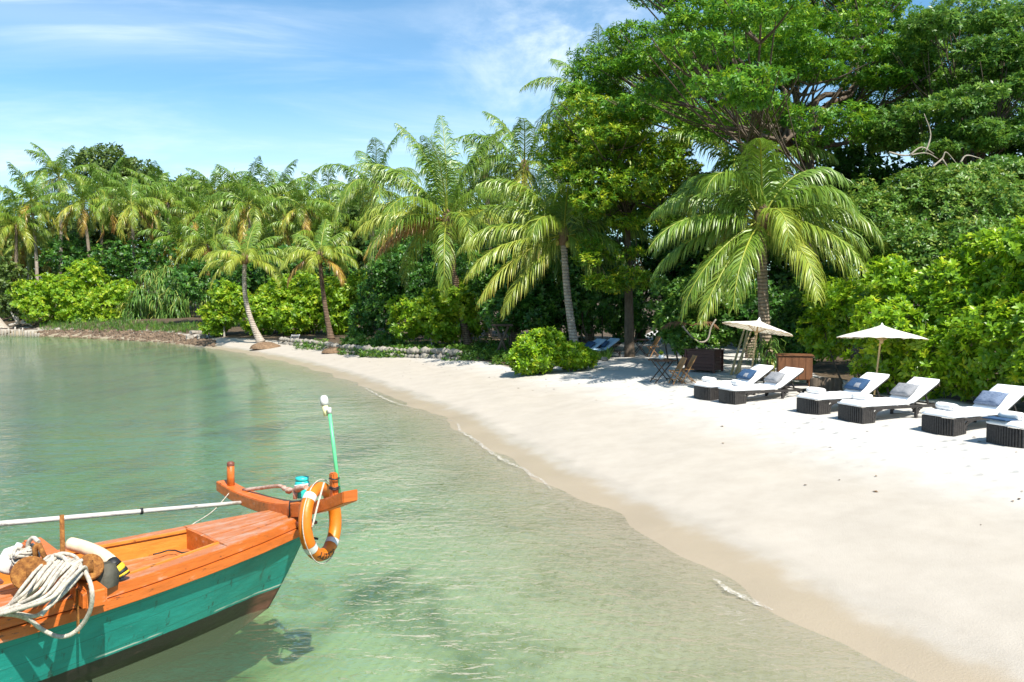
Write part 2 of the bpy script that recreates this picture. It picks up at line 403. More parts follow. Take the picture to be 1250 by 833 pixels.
# ------------------------------------------------------------------ palms
def frond_np(L, e0, droop, nl, tint, width=1.0, seed=0, twist=0., hang=.55, lw=.045, ll=.85):
    """frond growing along +X from the origin; returns leaflets V,F,T and rachis points"""
    r = np.random.default_rng(seed)
    ns = 24; ang = e0; p = np.zeros(3); pts = [p.copy()]; dirs = []
    side = 0.
    for i in range(ns):
        s = i/ns
        ang -= droop*(.35+1.5*s)/ns
        side += twist/ns*s
        d = np.array([math.cos(ang)*math.cos(side), math.cos(ang)*math.sin(side), math.sin(ang)]); dirs.append(d)
        p = p+d*L/ns; pts.append(p.copy())
    pts = np.array(pts); dirs = np.array(dirs+[dirs[-1]])
    sv = np.linspace(.10, .985, nl)
    pos = np.stack([np.interp(sv*ns, np.arange(ns+1), pts[:,k]) for k in range(3)], 1)
    D = unit(np.stack([np.interp(sv*ns, np.arange(ns+1), dirs[:,k]) for k in range(3)], 1))
    Vs=[];Fs=[];Ts=[];b=0
    prof = np.clip(np.minimum((sv+.22)/.42, 1.)*np.minimum((1.12-sv)/.5, 1.), .1, 1)
    for sg in (-1, 1):
        lat = unit(np.cross(np.broadcast_to([0,0,1.], D.shape), D))*sg
        # plane side vectors; leaflets sweep forward, then hang
        upv = np.cross(D, lat)*sg
        fw = .85+.75*sv
        x0 = unit(lat*1.0 + D*fw[:,None] + upv*(.18+.12*r.normal(size=nl))[:,None])
        length = ll*width*prof*(1+.1*r.normal(size=nl))
        g = np.array([0,0,-1.])
        hg = hang*(1+.3*r.normal(size=nl))
        q0 = pos; 
        d1 = unit(x0+g*(.10*hg)[:,None]); q1 = q0+d1*(length*.35)[:,None]
        d2 = unit(x0+g*(.75*hg)[:,None]); q2 = q1+d2*(length*.35)[:,None]
        d3 = unit(x0*.7+g*(1.7*hg)[:,None]); q3 = q2+d3*(length*.36)[:,None]
        wv = unit(D + .25*r.normal(size=(nl,3)))
        w = lw*(.55+.45*prof)
        for_q = [(q0,.5),(q1,1.),(q2,.8),(q3,.06)]
        vv = []
        for q, ww in for_q:
            vv.append(q-wv*(w*ww*.5)[:,None]); vv.append(q+wv*(w*ww*.5)[:,None])
        V = np.stack(vv, 1)          # nl,8,3
        tf = np.array([(0,1,3,2),(2,3,5,4),(4,5,7,6)])
        Fc = tf[None]+(np.arange(nl)*8)[:,None,None]
        tt = np.clip(tint+.06*r.normal(size=nl)+.0*sv, 0, 1)
        tv = np.stack([tt,tt,tt,tt,tt+.03,tt+.03,tt+.12,tt+.12],1)
        Vs.append(V.reshape(-1,3)); Fs.append(Fc.reshape(-1,4)+b); Ts.append(np.clip(tv,0,1).ravel()); b += nl*8
    # rachis: square tube
    rr = .028*width*(1-.85*np.linspace(0,1,ns+1))+.004
    lat = unit(np.cross(np.broadcast_to([0,0,1.], dirs.shape), dirs)); upv = np.cross(dirs, lat)
    ring = np.stack([pts+lat*rr[:,None]*1.3, pts+upv*rr[:,None], pts-lat*rr[:,None]*1.3, pts-upv*rr[:,None]], 1).reshape(-1,3)
    f = []
    for i in range(ns):
        for k in range(4): f.append((i*4+k, i*4+(k+1)%4, i*4+4+(k+1)%4, i*4+4+k))
    Vs.append(ring); Fs.append(np.array(f)+b); Ts.append(np.full(len(ring), min(1, max(.70, tint+.1) if tint < .85 else tint)))
    return np.vstack(Vs), np.vstack(Fs), np.concatenate(Ts)
def rotz(V, a):
    c, s = math.cos(a), math.sin(a); return V @ np.array([[c,s,0],[-s,c,0],[0,0,1]])
def frond_specs(n, L, seed, low=-35, high=82, extra=None):
    r = random.Random(seed); sp = []
    for i in range(n):
        f = (i+.5)/n
        el = high+(low-high)*f**.9+r.uniform(-7,7)
        az = i*137.5+r.uniform(-16,16)
        tint = .30+.30*f*f+r.uniform(-.08,.10)+(.16 if f > .85 and r.random() < .6 else 0)
        sp.append((az, el, L*(r.uniform(.92,1.1))*(1.0 if f > .12 else .92), R(34+min(1, f/.45)*72-max(0, f-.6)*70)+r.uniform(-.12,.2), tint))
    return sp + (extra or [])
def trunk_mb(base, top, r0, r1, bend, n=14, foot=1.35, segs=12):
    pts = []
    for i in range(n+1):
        t = i/n; p = base.lerp(top, t)+bend*(math.sin(math.pi*t)); pts.append(p-base)
    rad = [(r0+(r1-r0)*(i/n)**.7)*(1+(foot-1)*math.exp(-9*i/n))*(1.0+.035*(i % 2)) for i in range(n+1)]
    b = MB(); b.tube(pts, rad, segs); return b
def palm(label, base, top, specs, bark, r0=.16, r1=.10, bend=Vector((0,0,0)), nl=64, separate=True, group=None, width=1., coconuts=0, hang=.55, seed=0, name='coconut_palm', lw=.045, ll=.85, foot=1.35):
    root = empty(name, base, 0, label, 'palm tree', group)
    trunk_mb(base, top, r0, r1, bend, foot=foot, n=28).build('trunk', M[bark], root)
    off = np.array(top-base); parts = []
    for i, (az, el, L, dr, ti) in enumerate(specs):
        V, Fc, T = frond_np(L, R(el), dr, nl, ti, width, seed*100+i, random.uniform(-.5,.5), hang, lw, ll)
        V = rotz(V+np.array([.05,0,0]), R(az))+off+np.array([0,0,random.uniform(-.1,.12)])
        if separate:
            link('frond', mesh_np('frond', V, Fc, T), M['frond'], root)
        else: parts.append((V, Fc, T))
    if parts:
        V, Fc, T = merge(parts); link('crown', mesh_np('crown', V, Fc, T), M['frond'], root)
    # fibrous crown heart
    hb = MB(); hb.lathe([(.02,-.45),(r1*1.3,-.35),(r1*1.9,-.05),(r1*1.5,.25),(.03,.5)], 10, Vector(off)); hb.build('crown_heart', M['root'], root)
    for i in range(coconuts):
        a = 2.4*i+.6; cb = MB()
        c = Vector(off)+Vector((math.cos(a)*(r1+.12), math.sin(a)*(r1+.12), -.18-.08*(i % 3)))
        cb.lathe([(.001,-.13),(.06,-.11),(.098,-.03),(.1,.03),(.07,.1),(.001,.13)], 10, c); cb.build('coconut', M['coconut'], root)
    return root
M['coconut'] = simple('coconut', (.38,.34,.06), .5, .4, .3)
# ================================================================== SETTING
# ---- sky and sun
w = bpy.data.worlds.new('World'); scene.world = w; w.use_nodes = True
nt = w.node_tree; nt.nodes.clear()
wo = nt.nodes.new('ShaderNodeOutputWorld'); bg = nt.nodes.new('ShaderNodeBackground')
sky = nt.nodes.new('ShaderNodeTexSky'); sky.sky_type = 'NISHITA'; sky.sun_disc = False
sky.sun_elevation = SUN_EL; sky.sun_rotation = SUN_AZ; sky.air_density = 1.0; sky.dust_density = .6; sky.ozone_density = 1.6
gen = nt.nodes.new('ShaderNodeTexCoord').outputs['Generated']
sp = nt.nodes.new('ShaderNodeSeparateXYZ'); lk(nt, gen, sp.inputs[0])
ya = mathn(nt, 'ADD', mathn(nt, 'ABSOLUTE', sp.outputs[1]), .25)
px = mathn(nt, 'DIVIDE', sp.outputs[0], ya); pz = mathn(nt, 'DIVIDE', sp.outputs[2], ya)
cb = nt.nodes.new('ShaderNodeCombineXYZ'); lk(nt, px, cb.inputs[0]); lk(nt, pz, cb.inputs[1])
def band(c, wd, v): 
    q = mathn(nt, 'DIVIDE', mathn(nt, 'SUBTRACT', v, c), wd); return mathn(nt, 'POWER', 2.718, mathn(nt, 'MULTIPLY', mathn(nt, 'MULTIPLY', q, q), -1))
v1 = mapping(nt, cb.outputs[0], (2.2, 17, 1), (0,0,R(-3)))
n1 = smooth(nt, noisetex(nt, 1.0, 7, .6, v1, .5), .42, .80)
n2 = smooth(nt, noisetex(nt, 1.0, 8, .62, mapping(nt, cb.outputs[0], (9, 13, 1), (0,0,R(20))), .35), .40, .72)
pzt = mathn(nt, 'ADD', pz, mathn(nt, 'MULTIPLY', px, .05))
streak = mathn(nt, 'MULTIPLY', band(.245, .022, pzt), band(-.42, .26, px))
low = band(.125, .05, pz)
puff = mathn(nt, 'MULTIPLY', band(.235, .06, pz), band(.06, .10, px))
cl = mathn(nt, 'ADD', mathn(nt, 'MULTIPLY', n1, .18), mathn(nt, 'MULTIPLY', streak, mathn(nt, 'ADD', mathn(nt, 'MULTIPLY', n1, .9), .22)))
cl = mathn(nt, 'ADD', cl, mathn(nt, 'MULTIPLY', low, mathn(nt, 'ADD', mathn(nt, 'MULTIPLY', n1, .6), .30)))
cl = mathn(nt, 'ADD', cl, mathn(nt, 'MULTIPLY', puff, mathn(nt, 'ADD', mathn(nt, 'MULTIPLY', n2, 1.0), .12)), clamp=True)
hs = nt.nodes.new('ShaderNodeHueSaturation'); lk(nt, sky.outputs[0], hs.inputs['Color']); hs.inputs['Saturation'].default_value = 1.12; hs.inputs['Value'].default_value = 1.0
tn = nt.nodes.new('ShaderNodeMix'); tn.data_type = 'RGBA'; tn.blend_type = 'MULTIPLY'; tn.inputs[0].default_value = 1; lk(nt, hs.outputs[0], tn.inputs[6]); tn.inputs[7].default_value = (.86,1.12,1.13,1)
skyc = mixc(nt, mathn(nt, 'MULTIPLY', cl, .75), tn.outputs[2], (7.6, 8.2, 8.7))
lk(nt, skyc, bg.inputs[0]); bg.inputs[1].default_value = .10
lk(nt, bg.outputs[0], wo.inputs[0])
sl = bpy.data.lights.new('sun', 'SUN'); sl.energy = 5.0; sl.angle = R(.53); sl.color = (1, .955, .87)
so = bpy.data.objects.new('sun', sl); col.objects.link(so); so.rotation_euler = TOSUN.to_track_quat('Z', 'Y').to_euler()
scene.view_settings.view_transform = 'Standard'; scene.view_settings.look = 'None'; scene.view_settings.gamma = 1; scene.view_settings.use_curve_mapping = False
scene.view_settings.exposure = .82
scene.cycles.max_bounces = 8; scene.cycles.transparent_max_bounces = 12; scene.cycles.caustics_reflective = False; scene.cycles.caustics_refractive = False
scene.cycles.sample_clamp_indirect = 6

# ---- ground sheet: sea bed, beach and forest floor in one terrain
def axis(fine_lo, fine_hi, step, lo, hi, grow):
    a = list(np.arange(fine_lo, fine_hi, step)); s = step; x = a[-1]
    while x < hi: s = min(s*grow, 120); x += s; a.append(x)
    s = step; x = a[0]; pre = []
    while x > lo: s = min(s*grow, 120); x -= s; pre.append(x)
    return np.array(pre[::-1]+a)
gx = axis(-12, 12, .14, -1500, 1500, 1.05); gy = axis(4, 32, .14, -1200, 2500, 1.03)
XX, YY = np.meshgrid(gx, gy); xx = XX.ravel(); yy = YY.ravel(); hh = hgt(xx, yy)
dd = shore_d(xx, yy)
edge_px = [(-60,398),(60,402),(140,405),(200,406),(250,409),(262,413),(330,416),(400,424),(440,431),(520,436),(580,442),(640,453),(700,447),(742,438),(765,416),(800,404),(880,420),(950,440),(1000,462),(1100,480),(1180,497),(1250,512),(1330,520)]
eg = [G(u, v) for u, v in edge_px]; eu = np.array([u for u, _ in edge_px], float); ey = np.array([p.y for p in eg])
uu = 625+F*xx/np.maximum(yy, .5); behind = yy-np.interp(uu, eu, ey)
litter = np.clip(behind/1.6+.2, 0, 1)*(yy > 8)
nyy, nxx = XX.shape
idx = np.arange(nyy*nxx).reshape(nyy, nxx)
Fq = np.stack([idx[:-1,:-1], idx[:-1,1:], idx[1:,1:], idx[1:,:-1]], -1).reshape(-1,4)
me = mesh_np('ground', np.stack([xx, yy, hh], 1), Fq, None, True)
for nm, val in (('shore', dd), ('litter', litter)):
    a = me.attributes.new(nm, 'FLOAT', 'POINT'); a.data.foreach_set('value', val.astype(np.float32))
m, nt, out = mat('sand')
at_s = nt.nodes.new('ShaderNodeAttribute'); at_s.attribute_name = 'shore'
at_l = nt.nodes.new('ShaderNodeAttribute'); at_l.attribute_name = 'litter'
pos = geo(nt).outputs['Position']
nb = noisetex(nt, .55, 4, .55, pos); nf = noisetex(nt, 45, 5, .7, pos); nm_ = noisetex(nt, 2.2, 5, .6, pos)
dist = mathn(nt, 'ADD', at_s.outputs['Fac'], mathn(nt, 'MULTIPLY', mathn(nt, 'SUBTRACT', nb, .5), 1.3))
dist2 = mathn(nt, 'ADD', at_s.outputs['Fac'], mathn(nt, 'MULTIPLY', mathn(nt, 'SUBTRACT', nm_, .5), .45))
dry = ramp(nt, nm_, [(.3, (.445,.422,.385)), (.7, (.51,.488,.452))])
damp = ramp(nt, nm_, [(.3, (.372,.328,.272)), (.7, (.418,.372,.312))])
wet = (.345, .282, .203)
c = mixc(nt, smooth(nt, dist, 3.0, 5.4), damp, dry)
c = mixc(nt, smooth(nt, mathn(nt, 'ADD', dist2, mathn(nt, 'MULTIPLY', mathn(nt, 'SUBTRACT', nb, .5), .5)), .36, .74), wet, c)
bed = ramp(nt, noisetex(nt, .35, 6, .62, pos, .4), [(.38, (.12,.135,.055)), (.52, (.45,.41,.27)), (.75, (.52,.475,.33))])  # dark patches painted into the bed stand in for dark reflections on the water
c = mixc(nt, smooth(nt, at_s.outputs['Fac'], -.1, -3.6), c, bed)
c = mixc(nt, smooth(nt, nf, .62, .80, 0, .25), c, (.25,.2,.15))
lit = ramp(nt, noisetex(nt, 9, 7, .7, pos), [(.35, (.03,.022,.014)), (.55, (.10,.07,.042)), (.75, (.24,.19,.12))])
c = mixc(nt, smooth(nt, mathn(nt, 'ADD', at_l.outputs['Fac'], mathn(nt, 'MULTIPLY', mathn(nt, 'SUBTRACT', nm_, .5), .5)), .25, .7), c, lit)
rough = smooth(nt, dist2, .7, 1.1, .35, .9)
# footprints and wind ripples, stronger on the dry upper beach
fp = noisetex(nt, 3.4, 3, .5, pos); vor = nt.nodes.new('ShaderNodeTexVoronoi'); vor.inputs['Scale'].default_value = 2.6; lk(nt, pos, vor.inputs['Vector'])
dim = smooth(nt, vor.outputs['Distance'], .08, .34)
hgtn = mathn(nt, 'ADD', mathn(nt, 'MULTIPLY', fp, .7), mathn(nt, 'MULTIPLY', dim, .6))
hgtn = mathn(nt, 'MULTIPLY', hgtn, smooth(nt, dist, 3.4, 5.6, .06, 1))
hgtn = mathn(nt, 'ADD', hgtn, mathn(nt, 'MULTIPLY', nf, .10))
rip = nt.nodes.new('ShaderNodeTexWave'); rip.inputs['Scale'].default_value = 2.4; rip.inputs['Distortion'].default_value = 6; rip.inputs['Detail'].default_value = 3; rip.inputs['Detail Scale'].default_value = 1.4; lk(nt, mapping(nt, pos, (1,.55,1), (0,0,R(35))), rip.inputs[0])
hgtn = mathn(nt, 'ADD', hgtn, mathn(nt, 'MULTIPLY', rip.outputs[1], smooth(nt, at_s.outputs['Fac'], -.2, -1.2, 0, .05)))
princ(nt, out, c, rough, .25, bump(nt, hgtn, .9, .065))
ground = link('ground', me, m); tag(ground, kind='structure')

# ---- sea: a closed body of water with a rippled surface
m, nt, out = mat('sea_water')
pos = geo(nt).outputs['Position']
na = noisetex(nt, 1.0, 3, .5, mapping(nt, pos, (5.2, 8.5, 1), (0,0,R(-38))), .6)
nb = noisetex(nt, 1.0, 4, .55, mapping(nt, pos, (1.1, 2.1, 1), (0,0,R(-25))), .5)
nc = noisetex(nt, 1.0, 2, .5, mapping(nt, pos, (.22, .42, 1), (0,0,R(-15))))
nz = noisetex(nt, .09, 2, .5, pos)
hw = mathn(nt, 'ADD', mathn(nt, 'MULTIPLY', mathn(nt, 'MULTIPLY', na, .10), smooth(nt, nz, .35, .65, .45, 1.3)), mathn(nt, 'ADD', mathn(nt, 'MULTIPLY', nb, .14), mathn(nt, 'MULTIPLY', nc, .25)))
bn = bump(nt, hw, 1.0, .55)
dt = nt.nodes.new('ShaderNodeVectorMath'); dt.operation = 'DOT_PRODUCT'; lk(nt, bn, dt.inputs[0]); lk(nt, geo(nt).outputs['Incoming'], dt.inputs[1])
fr = mathn(nt, 'SUBTRACT', 1., mathn(nt, 'ABSOLUTE', dt.outputs['Value']), clamp=True)
fr = mathn(nt, 'ADD', mathn(nt, 'MULTIPLY', mathn(nt, 'POWER', fr, 3.8), .97), .03, clamp=True)
tr = nt.nodes.new('ShaderNodeBsdfTransparent'); tr.inputs[0].default_value = (.97,1,.985,1)
gl = nt.nodes.new('ShaderNodeBsdfGlossy'); gl.inputs['Roughness'].default_value = .03; lk(nt, bn, gl.inputs['Normal']); gl.inputs[0].default_value = (1,1,1,1)
mx = nt.nodes.new('ShaderNodeMixShader'); lk(nt, fr, mx.inputs[0]); lk(nt, tr.outputs[0], mx.inputs[1]); lk(nt, gl.outputs[0], mx.inputs[2])
df = nt.nodes.new('ShaderNodeBsdfDiffuse'); df.inputs[0].default_value = (.28,.38,.22,1)
mx2 = nt.nodes.new('ShaderNodeMixShader'); ws = nt.nodes.new('ShaderNodeAttribute'); ws.attribute_name = 'shore'; lk(nt, smooth(nt, ws.outputs['Fac'], -1., -7., .0, .17), mx2.inputs[0]); lk(nt, mx.outputs[0], mx2.inputs[1]); lk(nt, df.outputs[0], mx2.inputs[2])
lk(nt, mx2.outputs[0], out.inputs[0])
va = nt.nodes.new('ShaderNodeVolumeAbsorption'); va.inputs[0].default_value = (.10,.60,.18,1); va.inputs[1].default_value = .34
lk(nt, va.outputs[0], out.inputs['Volume'])
wx = gx[1:-1:2]; wy = gy[1:-1:2]; WX, WY = np.meshgrid(wx, wy); ny_, nx_ = WX.shape; n0 = WX.size; ix = np.arange(n0).reshape(ny_, nx_)
loop = list(ix[0,:])+list(ix[1:,-1])+list(ix[-1,:-1][::-1])+list(ix[1:-1,0][::-1]); nl_ = len(loop)
top = np.stack([WX.ravel(), WY.ravel(), 0*WX.ravel()], 1); bot = top[loop]+np.array([0,0,-8.])
fq = np.stack([ix[:-1,:-1], ix[:-1,1:], ix[1:,1:], ix[1:,:-1]], -1).reshape(-1,4)
sd_ = np.array([(loop[i], n0+i, n0+(i+1) % nl_, loop[(i+1) % nl_]) for i in range(nl_)])
ce = n0+nl_; bt = np.array([(n0+(i+1) % nl_, n0+i, ce, ce) for i in range(nl_)])
me = bpy.data.meshes.new('water'); allv = np.vstack([top, bot, [[float(wx.mean()), float(wy.mean()), -8.]]])
me.from_pydata(allv.tolist(), [], fq.tolist()+sd_.tolist()+[tuple(q[:3]) for q in bt.tolist()]); me.update()
a = me.attributes.new('shore', 'FLOAT', 'POINT'); a.data.foreach_set('value', shore_d(allv[:,0], allv[:,1]).astype(np.float32))
water = link('water', me, m); tag(water, kind='structure')

# ---- foam line left by the last wave
fm, nt, out = mat('foam'); p_ = princ(nt, None, (.62,.58,.52), .7, .3); t_ = nt.nodes.new('ShaderNodeBsdfTransparent'); x_ = nt.nodes.new('ShaderNodeMixShader')
fn = mathn(nt, 'MULTIPLY', smooth(nt, noisetex(nt, 26, 5, .7, geo(nt).outputs['Position']), .40, .62), smooth(nt, noisetex(nt, 2.2, 3, .6, geo(nt).outputs['Position']), .30, .52))
fn = mathn(nt, 'MULTIPLY', fn, .7); lk(nt, fn, x_.inputs[0]); lk(nt, t_.outputs[0], x_.inputs[1]); lk(nt, p_.outputs[0], x_.inputs[2]); lk(nt, x_.outputs[0], out.inputs[0])
fb = MB()
for seg in ([(445,473),(462,483),(480,491),(505,498)], [(541,511),(556,517),(563,527),(580,537),(592,547),(612,560),(637,573),(655,584),(676,598)], [(868,706),(885,716),(905,727),(925,737),(944,746)], [(240,421.5),(262,424.5),(290,429)]):
    pp = smoothpath([at(u, v, 0) for u, v in seg], 14); rows = []
    for i, q in enumerate(pp):
        t = (pp[min(i+1, len(pp)-1)]-pp[max(i-1, 0)]).normalized(); n = Vector((-t.y, t.x, 0)); f = math.sin(math.pi*i/(len(pp)-1))**.5
        wd = (.03+.06*abs(mnoise.noise(q*2.1))+.03*abs(mnoise.noise(q*9)))*f+.002; of = .06*mnoise.noise(q*3.3)+.03*mnoise.noise(q*8)
        rows.append([Vector((q.x+n.x*(of-wd), q.y+n.y*(of-wd), max(.004, gz(q.x, q.y)+.004))), Vector((q.x+n.x*of, q.y+n.y*of, max(.008, gz(q.x, q.y)+.008))), Vector((q.x+n.x*(of+wd), q.y+n.y*(of+wd), max(.004, gz(q.x, q.y)+.004)))])
    fb.grid(rows)
tag(fb.build('foam', fm), 'thin white foam lace along the waterline', 'foam', None, 'stuff')
# ================================================================== VEGETATION
def V2(u, v, z=None): return G(u, v)
# ---- the five near palms on the beach
def near_palm(label, bpx, cpx, D, specs, bark, bD=None, **kw):
    b = P(bpx[0], 370, bD or D); b.z = gz(b.x, b.y)-.03; t = P(cpx[0], cpx[1], D)
    return palm(label, b, t, specs, bark, **kw)
# azimuths: 0 = right, 90 = away, 180 = left, 270 = towards the shore
hero = [(180,38,3.3,1.5,.42),(196,14,3.5,1.1,.45),(168,-6,3.3,.9,.40),(205,-28,3.6,.75,.50),(222,-34,3.7,.55,.58),(240,-18,3.4,1.1,.5),
        (275,18,2.3,2.0,.62),(288,-18,3.3,.95,.66),(318,-8,3.4,1.0,.55),(342,24,3.4,1.6,.50),(5,12,3.5,1.3,.46),(352,-16,3.5,.9,.55),
        (18,30,3.4,1.15,.38),(40,42,3.2,1.2,.36),(325,48,2.9,2.1,.46),(130,62,3.2,1.6,.40),(75,72,3.2,1.2,.34),(160,56,3.3,2.2,.42),
        (215,66,2.9,2.2,.44),(100,30,3.3,1.2,.36),(62,10,3.3,1.1,.36),(140,12,3.4,1.1,.36),(15,66,3.1,1.8,.4),(250,78,2.8,1.5,.4)]
hero = [(a_, e_, l_*1.06, d_, t_-.07) for a_, e_, l_, d_, t_ in hero]
near_palm('large coconut palm behind the tilted parasol, broad drooping fronds down to hedge height', (940,440), (930,268), 22.8, hero, 'palm_bark', nl=100, r0=.17, r1=.13, coconuts=6, hang=1.1, seed=1, lw=.045, ll=.92, bend=Vector((-.06,0,0)))
pm = [(184,22,3.5,1.25,.55),(196,2,3.5,1.0,.60),(206,-20,3.6,.7,.66),(172,44,3.4,1.5,.5),(215,-34,3.3,.6,.60),(310,-10,2.2,1.9,.5),(335,14,2.4,1.6,.42),(0,30,2.8,1.3,.40),(160,62,3.3,1.4,.42),(100,76,3.3,.9,.38),(60,64,3.0,1.2,.36),(25,50,2.8,1.3,.36),(140,25,3.2,1.2,.4),(45,10,2.8,1.1,.36),(240,40,2.4,2.0,.5),(120,-10,3.0,1.0,.4),(188,68,3.4,1.5,.44),(275,70,2.4,1.4,.42)]
pm = [(a_, e_, l_*1.28, d_, t_) for a_, e_, l_, d_, t_ in pm]
near_palm('straight coconut palm rising behind the round green bush in mid beach', (705,430), (688,288), 32.0, pm, 'palm_bark_pale', nl=74, r0=.17, r1=.12, coconuts=3, hang=1.25, lw=.05, ll=1.15, seed=2, bend=Vector((-.10,0,0)))
pl_ = frond_specs(17, 5.4, 5, -16, 80)+[(100,84,5.6,.45,.36),(160,78,5.7,.7,.38),(20,76,5.6,.75,.36),(60,68,5.4,.9,.36),(188,58,5.6,1.15,.44)] + [(186,20,4.9,1.2,.62),(178,34,4.8,1.4,.55),(192,2,4.6,1.1,.86),(200,-6,4.2,1.0,.97),(172,8,4.7,1.2,.66),(350,28,3.6,1.7,.60)]
near_palm('tall leaning coconut palm with orange-brown dry fronds on its left', (573,418), (546,268), 40.0, pl_, 'palm_bark_dark', nl=92, r0=.19, r1=.15, coconuts=5, hang=1.25, seed=3, ll=1.2, lw=.05, bend=Vector((-.12,0,0)))
near_palm('small curved palm on the sand at the water bend, pale trunk on a root mound', (318,424), (299,316), 54.0, [(186,10,3.4,1.3,.60),(200,-16,3.2,1.2,.66),(172,32,3.3,1.4,.52),(350,22,3.6,1.5,.55),(338,2,3.7,1.5,.62),(10,40,3.2,1.4,.46),(150,58,3.0,1.2,.45),(75,76,3.2,.7,.42),(20,62,3.0,1.1,.42),(260,12,2.8,1.7,.62),(225,30,3.0,1.6,.6),(110,40,3.0,1.2,.42),(300,38,2.8,1.8,.58),(130,8,3.0,1.2,.5),(40,5,3.0,1.2,.48)], 'palm_bark_pale', nl=60, r0=.19, r1=.13, coconuts=2, hang=1.15, seed=4, lw=.055, ll=.92, bend=Vector((-.45,0,-.1)), foot=1.7)
near_palm('small upright palm on the sand with dark blotched trunk beside the low stone wall', (404,428), (390,312), 52.0, [(182,6,3.0,1.3,.56),(196,-20,3.0,1.1,.92),(170,30,3.1,1.3,.5),(352,16,2.9,1.4,.55),(340,-16,2.6,1.3,.90),(8,36,2.9,1.3,.48),(150,56,2.7,1.0,.44),(80,74,2.9,.6,.42),(30,60,2.7,1.0,.42),(265,10,2.4,1.7,.6),(225,28,2.7,1.6,.58),(110,36,2.6,1.2,.44),(300,36,2.5,1.8,.56),(130,6,2.6,1.2,.48),(50,4,2.6,1.2,.48)], 'palm_bark_dark', nl=60, r0=.17, r1=.12, coconuts=4, hang=1.15, seed=5, lw=.055, ll=.9, bend=Vector((-.1,0,0)), foot=1.6)
# root mounds under the two small palms
for (u, v, s, lab) in ((324,425.5,.95,'brown root mound at the foot of the curved small palm'), (409,430.5,.72,'brown root mound at the foot of the blotched small palm')):
    c = G(u, v); mb = MB(); rows = []
    for i in range(9):
        a = i/8*math.pi/2; rows.append([Vector((math.cos(t)*s*math.cos(a)*(1+.12*mnoise.noise(Vector((math.cos(t)*2, math.sin(t)*2, i)))), math.sin(t)*s*.8*math.cos(a), .42*s*math.sin(a)-.02+.05*mnoise.noise(Vector((math.cos(t)*5, math.sin(t)*5, i*.7))))) for t in [k*math.pi/16 for k in range(32)]])
    mb.grid(rows, True, True); o = mb.build('root_mound', M['root'], None, 0, c); tag(o, lab, 'root mound', 'root mounds of the small palms')

# ---- palms standing behind them
def back_palm(label, cpx, D, n, L, seed, hang=.7, base_u=None, **kw):
    t = P(cpx[0], cpx[1], D); b = Vector((t.x+random.uniform(-.6,.6) if base_u is None else P(base_u, 370, D).x, t.y, 0)); b.z = gz(b.x, b.y)-.1
    return palm(label, b, t, frond_specs(n, L, seed), 'palm_bark', nl=64, separate=False, hang=hang+.4, seed=seed, r0=.2, r1=.14, lw=.06, ll=1.1, bend=Vector((random.uniform(-.4,.4),0,0)), **kw)
back_palm('tall palm whose crown shows between the leaning palm and the yellow-green tree', (640,205), 43, 17, 4.4, 21)
back_palm('palm hidden behind the yellow-green tree, pale frond tips against the cloud', (728,128), 44, 18, 4.4, 22)
back_palm('dark palm in shade under the rain tree behind the large beach palm', (905,215), 31, 20, 3.6, 23)
back_palm('palm left of the leaning palm with fronds sweeping towards the water', (458,228), 55, 16, 4.6, 24)
back_palm('dark palm peeping out just right of the leaning palm', (592,215), 50, 14, 4.2, 25)
back_palm('shaded palm low behind the straight palm trunk', (665,300), 38, 16, 3.2, 26)
# ---- the palm grove across the bay
grove = [(-12,245,78),(20,262,84),(38,235,92),(72,205,98),(100,236,78),(128,222,100),(160,238,90),(190,228,102),(218,284,80),(205,235,98),(240,250,94),(262,222,104),(252,286,88),(303,238,76),(325,282,84),(338,228,98),(368,240,72),(352,276,80),(402,240,86),(425,262,72),(440,235,80),(388,282,76),(35,285,98)]
fr_ = ['with yellowing lower fronds','with a tuft of upright fronds','with a full round crown','with loosely hanging fronds']
protos = []
for i in range(6):
    parts = []
    sp_ = frond_specs(19, 4.6, 40+i, -38, 80)
    for j, (az, el, L, dr, ti) in enumerate(sp_):
        V, Fc, T = frond_np(L, R(el), dr, 52, min(1, ti+.04+(.0 if j < 15 else .13)), 1.05, i*50+j, 0, 1.3, .08, 1.1); parts.append((rotz(V, R(az)), Fc, T))
    V, Fc, T = merge(parts); protos.append(mesh_np('crown', V, Fc, T))
order = sorted(range(len(grove)), key=lambda i: grove[i][0])
ordn = ['leftmost','second','third','fourth','fifth','sixth','seventh','eighth','ninth','tenth','eleventh','twelfth','thirteenth','fourteenth','fifteenth','sixteenth','seventeenth','eighteenth','nineteenth','twentieth','twenty-first','twenty-second','twenty-third','twenty-fourth','twenty-fifth','twenty-sixth','twenty-seventh','rightmost']
for rank, i in enumerate(order):
    u, v, D = grove[i]; D = max(D, 90) if u < 245 else max(D, 76)
    t = P(u, v+12, D); b = Vector((t.x+random.uniform(-1,1), t.y, 0)); b.z = gz(b.x, b.y)-.1
    lab = 'palm of the grove across the water, '+('%s of the grove' % (ordn[0] if rank == 0 else ordn[-1]) if rank in (0, len(order)-1) else '%s counted from the left' % ordn[rank])
    root = empty('coconut_palm', b, 0, lab, 'palm tree', 'palms of the grove across the water')
    trunk_mb(b, t, .22, .15, Vector((random.uniform(-.6,.6),0,0)), n=10, segs=8).build('trunk', M[random.choice(['palm_bark','palm_bark_pale'])], root)
    c = link('crown', protos[i % 6], M['frond'], root, t-b); s = random.uniform(1.0,1.18)*(D/88)**.5
    c.rotation_euler = (random.uniform(-.08,.08), random.uniform(-.08,.08), random.uniform(0,6.28)); c.scale = (s, s, s*random.uniform(.95,1.08))

